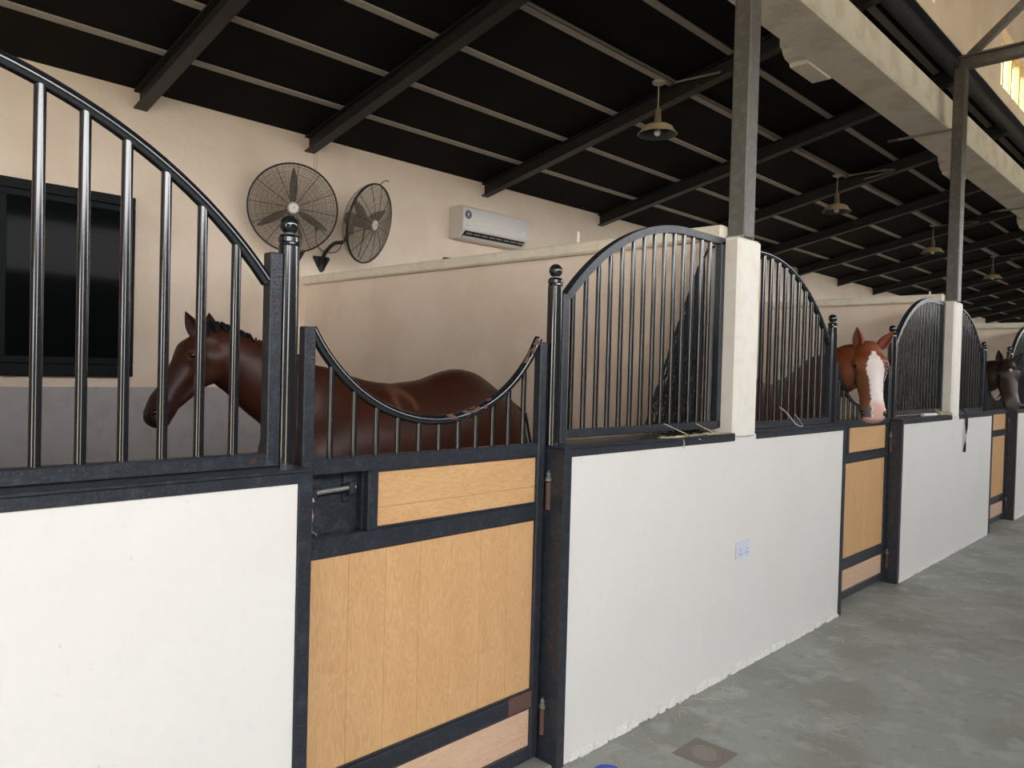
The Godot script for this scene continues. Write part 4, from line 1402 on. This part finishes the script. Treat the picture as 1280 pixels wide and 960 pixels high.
func build_services() -> void:
	fan("black wall fan with white hub facing the viewer behind the first ball post", Vector3(3.41, 2.92, -3.97), Vector3(-0.45, -0.15, 0.88), 0.372, PI / 2, Vector3(3.63, 2.57, -4.298), [Vector3(3.58, 2.75, -4.15), Vector3(3.62, 2.66, -4.22), Vector3(3.63, 2.6, -4.28)], false)
	fan("black wall fan on a curved arm turned right, beside the air conditioner", Vector3(4.165, 2.875, -3.84), Vector3(0.41, -0.25, 0.876), 0.36, 0.5, Vector3(3.895, 2.535, -4.298), [Vector3(4.0, 2.735, -4.08), Vector3(3.93, 2.705, -4.14), Vector3(3.9, 2.64, -4.22), Vector3(3.895, 2.57, -4.28)], true)
	# loose supply cord of the second fan and two cables down the wall
	var o := thing("power_cord", "thin black power cord looping below the right wall fan", "cord", Vector3(3.84, 2.72, -4.29))
	var cv := Curve3D.new()
	var cp := [Vector3(4.04, 2.86, -4.06), Vector3(4.045, 2.76, -4.16), Vector3(4.01, 2.655, -4.2), Vector3(3.93, 2.63, -4.23), Vector3(3.86, 2.66, -4.27), Vector3(3.825, 2.74, -4.285), Vector3(3.835, 2.84, -4.29)]
	for i in cp.size():
		var dd: Vector3 = (cp[mini(i + 1, cp.size() - 1)] - cp[maxi(i - 1, 0)]) * 0.17
		cv.add_point(cp[i], -dd, dd)
	var pts := []
	for q in cv.tessellate(4, 3.0):
		pts.append(q)
	var g := G.new()
	g.tube(pts, 0.0045, 6)
	put(g, "cord", M.fan_dark, o, o.position)
	g = G.new()
	g.box(Vector3(3.815, 2.82, -4.299), Vector3(3.85, 2.88, -4.28), 0.006)
	put(g, "plug", M.fan_dark, o, o.position)
	o = thing("wall_cable", "two thin cables running down the cream wall from the rafter above the fans", "cable", Vector3(3.82, 2.9, -4.295))
	for dx in [-0.012, 0.018]:
		g = G.new()
		g.tube([Vector3(3.81 + dx, 3.66, -4.294), Vector3(3.812 + dx, 3.3, -4.294), Vector3(3.815 + dx, 2.87, -4.294)], 0.005, 6)
		put(g, "cable", M.cap, o, o.position)
	# air conditioner
	o = thing("air_conditioner", "white split air conditioner on the back wall with dark louvres and round badge", "appliance", Vector3(5.93, 2.98, -4.3))
	g = G.new()
	var prof := PackedVector2Array([Vector2(-4.299, 2.985), Vector2(-4.299, 3.325), Vector2(-4.13, 3.325), Vector2(-4.1, 3.318), Vector2(-4.085, 3.3), Vector2(-4.078, 3.24), Vector2(-4.08, 3.08), Vector2(-4.088, 3.06), Vector2(-4.165, 2.985)])
	var tz := Transform3D(Basis(Vector3(0, 0, 1), Vector3(0, 1, 0), Vector3(1, 0, 0)), Vector3.ZERO)
	g.prism(prof, 5.455, 6.46, tz)
	put(g, "casing", M.plastic, o, o.position)
	g = G.new()
	g.prism(PackedVector2Array([Vector2(-4.0835, 3.0625), Vector2(-4.0775, 3.08), Vector2(-4.0755, 3.24), Vector2(-4.083, 3.302), Vector2(-4.0835, 3.302)]), 5.475, 6.445, tz)
	put(g, "front_panel", M.plastic, o, o.position)
	g = G.new()
	g.prism(PackedVector2Array([Vector2(-4.088, 3.055), Vector2(-4.098, 3.055), Vector2(-4.16, 2.996), Vector2(-4.158, 2.987)]), 5.5, 6.42, tz)
	put(g, "air_outlet", M.plastic_dark, o, o.position)
	for i in 8:
		var X := 5.515 + 0.113 * i
		g = G.new()
		g.prism(PackedVector2Array([Vector2(-4.096, 3.036), Vector2(-4.106, 3.026), Vector2(-4.112, 3.028), Vector2(-4.102, 3.04)]), X + 0.012, X + 0.1, tz)
		put(g, "louvre", M.plastic_grey, o, o.position)
	g = G.new()
	g.prism(PackedVector2Array([Vector2(-4.126, 3.008), Vector2(-4.136, 2.998), Vector2(-4.166, 2.984), Vector2(-4.156, 2.984)]), 5.5, 6.42, tz)
	put(g, "vane", M.plastic, o, o.position)
	g = G.new()
	g.cyl(Vector3(5.525, 3.225, -4.076), Vector3(5.525, 3.225, -4.0725), 0.046, 0.045, 32)
	var badge := put(g, "badge", mat(null, 1, 0.4, rgb(44, 46, 104)), o, o.position)
	g = G.new()
	g.torus(Vector3(5.525, 3.225, -4.0722), Vector3.BACK, 0.034, 0.0016, 32, 4)
	g.prism(PackedVector2Array([Vector2(-0.018, 0.018), Vector2(-0.006, 0.004), Vector2(0.004, 0.022), Vector2(0.01, 0.02), Vector2(0.012, 0.002), Vector2(0.006, -0.02), Vector2(-0.004, -0.024), Vector2(-0.004, -0.008), Vector2(-0.014, -0.004)]), 0.0, 0.0016, Transform3D(Basis.IDENTITY, Vector3(5.525, 3.225, -4.073)))
	put(g, "badge_emblem", M.plastic, badge, Vector3.ZERO)
	g = G.new()
	g.box(Vector3(6.36, 3.12, -4.079), Vector3(6.41, 3.165, -4.0745), 0.002)
	put(g, "display", mat(null, 1, 0.2, rgb(244, 240, 250)), o, o.position)
	g = G.new()
	g.box(Vector3(5.65, 3.148, -4.078), Vector3(6.24, 3.158, -4.0735), 0.002)
	put(g, "trim_strip", mat(null, 1, 0.08, rgb(250, 246, 240)), o, o.position)
	g = G.new()
	g.box(Vector3(5.5, 3.105, -4.078), Vector3(5.535, 3.112, -4.0755), 0.001)
	put(g, "name_plate", M.plastic_grey, o, o.position)
	# a black bracket just showing above the coping
	o = thing("wall_bracket", "small black wall bracket showing above the partition coping below the air conditioner", "bracket", Vector3(5.46, 2.7, -4.298))
	g = G.new()
	g.prism(PackedVector2Array([Vector2(-0.085, 0.07), Vector2(0.085, 0.07), Vector2(0.09, 0.045), Vector2(0.012, -0.085), Vector2(-0.012, -0.085), Vector2(-0.09, 0.045)]), 0.0, 0.05, Transform3D(Basis.IDENTITY, o.position))
	put(g, "plate", M.fan_dark, o, o.position)
	# pegs on the copings
	for k in 2:
		o = thing("coping_peg", "small white peg standing on the coping " + ["above the nearest arched grille", "above the chestnut horse's right grille"][k], "peg", Vector3(XA + 0.0 + P * k, 2.39, -1.1 if k == 0 else -0.22), "pegs on the copings")
		g = G.new()
		g.cyl(o.position + Vector3(0.01, -0.06, 0), o.position + Vector3(0.01, 0.07 if k == 0 else 0.03, 0), 0.011, 0.009, 10)
		put(g, "peg_stem", M.cap, o, o.position)
	# pendant lamps under the fourth purlin, fed by a conduit that loops over each rafter
	var zc := -1.9
	o = thing("conduit", "thin grey conduit running beside the lamp purlin under the roof", "conduit", Vector3(5.0, 4.16, -1.81))
	for i in RAFTERS.size() - 1:
		g = G.new()
		var y := roof_y(-1.81) - 0.004
		g.cyl(Vector3(RAFTERS[i] + 0.06, y, -1.81), Vector3(RAFTERS[i + 1] - 0.06, y, -1.81), 0.011, 0.011, 8)
		put(g, "conduit_run", M.conduit, o, o.position)
	for k in 6:
		var x := 1.7 + P * k + 0.02
		var y0 := roof_y(zc) - 0.008
		g = G.new()
		var lp := []
		for j in 15:
			var t := j / 14.0
			lp.append(Vector3(x + 0.08 + sin(t * PI) * 0.1 + t * 0.1, y0 + 0.005 + sin(t * PI) * 0.05 - t * 0.05, zc + 0.1 + sin(t * PI * 0.9) * 0.5))
		g.tube(lp, 0.011, 7)
		g.cyl(lp[4], lp[5], 0.017, 0.017, 8)
		put(g, "conduit_loop", M.conduit, o, o.position)
	for k in 6:
		var x := 1.7 + P * k
		var y0 := roof_y(zc) - 0.002
		var nm: String = ["near end of the row, outside the view", "nearest the air conditioner", "between the two steel posts", "just left of the second steel post", "right of the second steel post", "farthest along the row"][k]
		o = thing("pendant_lamp", "cream enamel pendant lamp with a bare bulb, " + nm, "lamp", Vector3(x, y0, zc), "pendant lamps under the roof")
		g = G.new()
		g.lathe(Vector3(x, y0, zc), Vector3.UP, [Vector2(0, -0.03), Vector2(0.03, -0.03), Vector2(0.055, -0.018), Vector2(0.06, 0.0), Vector2(0, 0.0)], 20)
		put(g, "canopy", M.cord, o, o.position)
		g = G.new()
		g.cyl(Vector3(x, y0 - 0.03, zc), Vector3(x, y0 - 0.245, zc), 0.006, 0.006, 8)
		put(g, "stem", M.cord, o, o.position)
		g = G.new()
		g.lathe(Vector3(x, y0, zc), Vector3.UP, [Vector2(0.0, -0.24), Vector2(0.027, -0.24), Vector2(0.03, -0.33), Vector2(0.036, -0.36), Vector2(0.042, -0.375)], 20)
		put(g, "neck", M.lamp_neck, o, o.position)
		g = G.new()
		var sp := [Vector2(0.036, -0.362), Vector2(0.06, -0.372), Vector2(0.1, -0.382), Vector2(0.132, -0.402), Vector2(0.15, -0.435), Vector2(0.172, -0.462)]
		g.lathe(Vector3(x, y0, zc), Vector3.UP, sp, 40)
		g.torus(Vector3(x, y0 - 0.462, zc), Vector3.UP, 0.171, 0.0035, 40, 6)
		put(g, "shade", M.shade, o, o.position)
		g = G.new()
		var si := []
		for q in sp:
			si.append(q + Vector2(-0.003, -0.0035))
		g.lathe(Vector3(x, y0, zc), Vector3.UP, si, 40, true)
		put(g, "shade_lining", M.shade_in, o, o.position)
		g = G.new()
		g.lathe(Vector3(x, y0, zc), Vector3.UP, [Vector2(0.0, -0.478), Vector2(0.016, -0.474), Vector2(0.027, -0.46), Vector2(0.03, -0.445), Vector2(0.026, -0.428), Vector2(0.016, -0.41), Vector2(0.014, -0.385), Vector2(0, -0.385)], 18)
		put(g, "bulb", M.bulb, o, o.position)
	# stall window in the back wall
	o = thing("window", "black framed dark glazed window in the back wall behind the nearest bars", "window", Vector3(1.4, 1.46, -4.3), "", "structure")
	var wx := [0.56, 2.225]
	var wy := [1.46, 2.825]
	var zf := -4.225
	for e in [[wx[0], wx[1], wy[1] - 0.075, wy[1]], [wx[0], wx[1], wy[0], wy[0] + 0.09], [wx[0], wx[0] + 0.08, wy[0] + 0.09, wy[1] - 0.075], [wx[1] - 0.06, wx[1], wy[0] + 0.09, wy[1] - 0.075]]:
		g = G.new()
		g.box(Vector3(e[0], e[2], -4.299), Vector3(e[1], e[3], zf), 0.006)
		put(g, "frame_bar", M.frame, o, o.position)
	for e in [[0.64, 1.38, -4.265], [1.34, 2.165, -4.245]]:
		var sash := G.new()
		for q in [[e[0], e[1], 2.705, 2.75], [e[0], e[1], 1.55, 1.6], [e[0], e[0] + 0.045, 1.6, 2.705], [e[1] - 0.045, e[1], 1.6, 2.705]]:
			sash.box(Vector3(q[0], q[2], e[2] - 0.012), Vector3(q[1], q[3], e[2] + 0.012), 0.003)
		put(sash, "sash", M.frame, o, o.position)
		g = G.new()
		g.box(Vector3(e[0] + 0.045, 1.6, e[2] - 0.003), Vector3(e[1] - 0.045, 2.705, e[2] + 0.003))
		put(g, "pane", M.glass_dark, o, o.position)
	# socket on the front wall
	o = thing("wall_socket", "white double wall socket low on the white half wall", "socket", Vector3(3.84, 0.66, 0.0))
	g = G.new()
	g.box(Vector3(3.765, 0.613, 0.0), Vector3(3.913, 0.705, 0.012), 0.004)
	put(g, "plate", M.socket, o, o.position)
	for s in [-1.0, 1.0]:
		g = G.new()
		g.box(Vector3(3.84 + 0.036 * s - 0.008, 0.672, 0.0115), Vector3(3.84 + 0.036 * s + 0.008, 0.692, 0.0155), 0.002)
		put(g, "switch", M.plastic, o, o.position)
		g = G.new()
		for q in [[0.0, 0.66], [-0.011, 0.638], [0.011, 0.638]]:
			g.box(Vector3(3.84 + 0.036 * s + q[0] - 0.003, q[1] - 0.004, 0.0112), Vector3(3.84 + 0.036 * s + q[0] + 0.003, q[1] + 0.004, 0.0125))
		put(g, "pin_hole", M.plastic_dark, o, o.position)

# ---------------------------------------------------------------- small things
func build_small() -> void:
	var rng := RandomNumberGenerator.new()
	# black hay net hanging behind the nearest right grille
	var o := thing("hay_net", "black knotted hay net hanging in folds behind the nearest right grille", "hay net", Vector3(3.5, 1.3, -0.165))
	var apex := Vector3(3.685, 2.2, -0.2)
	for layer in 3:
		var g := G.new()
		rng.seed = 5 + layer
		var surf := func(u: float, v: float) -> Vector3:
			var c := apex.lerp(Vector3(3.43 + 0.05 * layer, 1.3, -0.2), v)
			var rx := lerpf(0.012, 0.262 - 0.05 * layer, pow(v, 0.85)) * (1.0 + 0.05 * sin(u * 5.0 + layer))
			var rz := lerpf(0.008, 0.034, v)
			var q := c + Vector3(cos(u) * rx, 0, sin(u) * rz)
			q.x = minf(q.x, 3.703)
			return q
		for s in [-1.0, 1.0]:
			for k in 22:
				var pts := []
				for j in 19:
					var v := j / 18.0
					var u: float = TAU * k / 22.0 + s * v * 2.6 + 0.09 * sin(v * 26.0 + k * 2.0)
					pts.append(surf.call(u, v) + Vector3(0, 0.012 * sin(j * 2.4 + k), 0))
				g.tube(pts, 0.0034, 5, false)
		put(g, "netting", M.net, o, o.position)
	var g := G.new()
	g.tube([apex, apex + Vector3(0.0, 0.06, 0.03), apex + Vector3(0.005, 0.075, 0.07)], 0.006, 6)
	put(g, "drawstring", M.net, o, o.position)
	# straws lying on the capping of the nearest right half wall
	o = thing("straw_wisp", "few pale straws lying on the capping below the nearest right grille", "straw", Vector3(3.3, 1.287, -0.04), "", "stuff")
	g = G.new()
	rng.seed = 12
	for e in [[Vector3(3.16, 1.35, -0.078), Vector3(3.3, 1.291, -0.02), Vector3(3.36, 1.27, 0.01)], [Vector3(3.46, 1.34, -0.078), Vector3(3.56, 1.291, -0.03), Vector3(3.6, 1.288, -0.01)], [Vector3(3.2, 1.289, 0.0), Vector3(3.205, 1.27, 0.009), Vector3(3.21, 1.235, 0.009)]]:
		g.tube(e, 0.0022, 5)
	for k in 60:
		var c := Vector3(rng.randf_range(3.05, 3.7), 1.2895, rng.randf_range(-0.045, 0.0))
		var d := Vector3(rng.randf_range(-1, 1), rng.randf_range(0, 0.08), rng.randf_range(-0.5, 0.5)).normalized() * rng.randf_range(0.01, 0.04)
		g.tube([c - d * Vector3(1, 0, 1), c + d], 0.0016, 4)
	put(g, "straws", M.hay, o, o.position)
	# straw on the second capping with a white tube
	o = thing("straw_wisp", "small heap of straw on the capping right of the chestnut horse", "straw", Vector3(7.6, 1.287, -0.04), "", "stuff")
	g = G.new()
	for k in 90:
		var c := Vector3(rng.randf_range(7.45, 7.76), 1.2895 + rng.randf() * 0.02, rng.randf_range(-0.04, 0.0))
		var d := Vector3(rng.randf_range(-1, 1), rng.randf_range(0, 0.3), rng.randf_range(-0.5, 0.5)).normalized() * rng.randf_range(0.02, 0.05)
		g.tube([c - d * Vector3(1, 0, 1), c + d], 0.003, 4)
	put(g, "straws", M.hay, o, o.position)
	o = thing("plastic_tube", "small white plastic tube lying on the capping right of the chestnut horse", "tube", Vector3(7.2, 1.287, -0.03))
	g = G.new()
	g.cyl(Vector3(7.08, 1.302, -0.045), Vector3(7.36, 1.302, -0.02), 0.014, 0.014, 12)
	put(g, "barrel", M.plastic, o, o.position)
	g = G.new()
	g.cyl(Vector3(7.36, 1.302, -0.02), Vector3(7.4, 1.302, -0.016), 0.008, 0.006, 10)
	put(g, "nozzle", M.plastic_grey, o, o.position)
	# grey cord looped over the second left capping
	o = thing("rope_loop", "grey rope loop tied to the grille left of the chestnut horse", "rope", Vector3(4.5, 1.33, -0.04))
	g = G.new()
	g.tube([Vector3(4.41, 1.41, -0.078), Vector3(4.42, 1.38, -0.04), Vector3(4.47, 1.31, 0.0), Vector3(4.54, 1.293, 0.0), Vector3(4.59, 1.294, -0.01), Vector3(4.62, 1.32, -0.04), Vector3(4.63, 1.36, -0.078)], 0.005, 6)
	put(g, "rope", M.rope, o, o.position)
	# dark strap hanging from the third left capping
	o = thing("strap", "dark twisted strap hanging over the white wall left of the dark horse", "strap", Vector3(8.22, 1.25, 0.012))
	g = G.new()
	var prev := []
	for j in 15:
		var t := j / 14.0
		var a := t * 5.0
		var w := 0.02 * Vector3(cos(a), 0, absf(sin(a)) * 0.5 + 0.08)
		var c := Vector3(8.2 + 0.012 * sin(t * 4.0), lerpf(1.3, 0.93, t), 0.02 - 0.006 * t)
		var row := [c - w, c + w]
		if j > 0:
			var nn: Vector3 = (row[1] - row[0]).cross(Vector3.DOWN).normalized()
			g.quad(prev[0], prev[1], row[1], row[0], nn)
			g.quad(prev[0] + nn * 0.003, prev[1] + nn * 0.003, row[1] + nn * 0.003, row[0] + nn * 0.003, nn)
		prev = row
	put(g, "webbing", M.strap, o, o.position)
	g = G.new()
	g.tube([Vector3(8.2, 1.345, -0.078), Vector3(8.2, 1.34, -0.03), Vector3(8.2, 1.3, 0.018)], 0.008, 6)
	put(g, "knot", M.strap, o, o.position)
	# pink cord tied to the second right grille
	o = thing("cord_tie", "pink cord tied inside the grille right of the chestnut horse", "cord", Vector3(7.66, 1.92, -0.125))
	g = G.new()
	g.tube([Vector3(7.66, 2.08, -0.122), Vector3(7.63, 2.04, -0.128), Vector3(7.65, 2.0, -0.13), Vector3(7.68, 1.95, -0.128), Vector3(7.65, 1.9, -0.126), Vector3(7.63, 1.95, -0.124), Vector3(7.64, 2.02, -0.124)], 0.006, 6)
	put(g, "cord", M.pink, o, o.position)
	# drain cover in the aisle floor
	o = thing("drain_cover", "small square drain cover with round lid set in the concrete floor", "drain", Vector3(2.89, 0, 0.345))
	g = G.new()
	g.box(Vector3(2.79, -0.01, 0.245), Vector3(2.99, 0.003, 0.445), 0.002)
	put(g, "surround", M.drain_dark, o, o.position)
	g = G.new()
	g.lathe(Vector3(2.89, 0.003, 0.345), Vector3.UP, [Vector2(0.0, 0.0025), Vector2(0.05, 0.0025), Vector2(0.052, 0.001)], 32)
	put(g, "lid", M.drain, o, o.position)
	g = G.new()
	g.torus(Vector3(2.89, 0.0035, 0.345), Vector3.UP, 0.06, 0.003, 36, 6)
	put(g, "lid_ring", M.drain, o, o.position)
	# blue tub at the bottom edge
	o = thing("tub", "small round blue plastic tub on the floor beside the nearest right jamb", "tub", Vector3(2.38, 0, 0.22))
	g = G.new()
	g.lathe(Vector3(2.38, 0.0, 0.22), Vector3.UP, [Vector2(0, 0.002), Vector2(0.04, 0.0), Vector2(0.052, 0.05), Vector2(0.055, 0.052), Vector2(0.055, 0.058), Vector2(0.0, 0.062)], 36)
	put(g, "tub_body", M.blue, o, o.position)
	g = G.new()
	g.torus(Vector3(2.38, 0.056, 0.22), Vector3.UP, 0.054, 0.004, 40, 8)
	put(g, "tub_rim", M.blue, o, o.position)
	# loose straw on the aisle floor
	o = thing("straw_scatter", "loose straws scattered over the aisle floor along the stall walls", "straw", Vector3(5, 0, 0.5), "", "stuff")
	g = G.new()
	rng.seed = 99
	for k in 260:
		var x := rng.randf_range(2.4, 13.0)
		var z := pow(rng.randf(), 1.8) * 1.6 + 0.02
		if k % 3 == 0:
			x = [5.6, 6.6, 9.7, 3.4][rng.randi() % 4] + rng.randfn() * 0.5
			z = absf(rng.randfn()) * 0.35 + 0.02
		var a := rng.randf() * TAU
		var ln := rng.randf_range(0.01, 0.045) * (1.6 if k % 9 == 0 else 1.0)
		var d := Vector3(cos(a), 0, sin(a)) * ln
		var c := Vector3(x, 0.0022, z)
		if z - ln < 0.012 or (absf(x - 2.89) < 0.16 and absf(z - 0.345) < 0.16):
			continue
		var bend := Vector3(-d.z, 0, d.x) * rng.randf_range(-0.3, 0.3)
		g.tube([c - d, c + bend + Vector3(0, 0.002, 0), c + d], 0.0011, 4)
	put(g, "straws", M.hay, o, o.position)

func _ready() -> void:
	# camera, sky and exposure
	var cam := Camera3D.new()
	cam.name = "camera"
	cam.fov = 53.1301
	cam.near = 0.05
	cam.far = 400.0
	cam.transform = Transform3D(Basis(Vector3.UP, -0.804544) * Basis(Vector3.RIGHT, -0.017065) * Basis(Vector3.BACK, 0.026485), Vector3(0, 1.582854, 1.947292))
	add_child(cam)
	cam.current = true
	var env := Environment.new()
	env.background_mode = Environment.BG_SKY
	var sky := Sky.new()
	var sm := ProceduralSkyMaterial.new()
	sm.sky_top_color = Color(0.97, 0.98, 1.0)
	sm.sky_horizon_color = Color(1.0, 0.992, 0.975)
	sm.ground_bottom_color = Color(0.75, 0.7, 0.6)
	sm.ground_horizon_color = Color(0.9, 0.88, 0.82)
	sm.sky_energy_multiplier = 4.0
	sm.ground_energy_multiplier = 2.0
	sky.sky_material = sm
	env.sky = sky
	env.tonemap_mode = Environment.TONE_MAPPER_LINEAR
	env.tonemap_exposure = 0.43
	env.sdfgi_enabled = true
	env.ssao_enabled = true
	env.ssil_enabled = true
	var we := WorldEnvironment.new()
	we.name = "world_environment"
	we.environment = env
	add_child(we)
	make_materials()
	build_structure()
	build_fronts()
	build_horses()
	build_services()
	build_small()
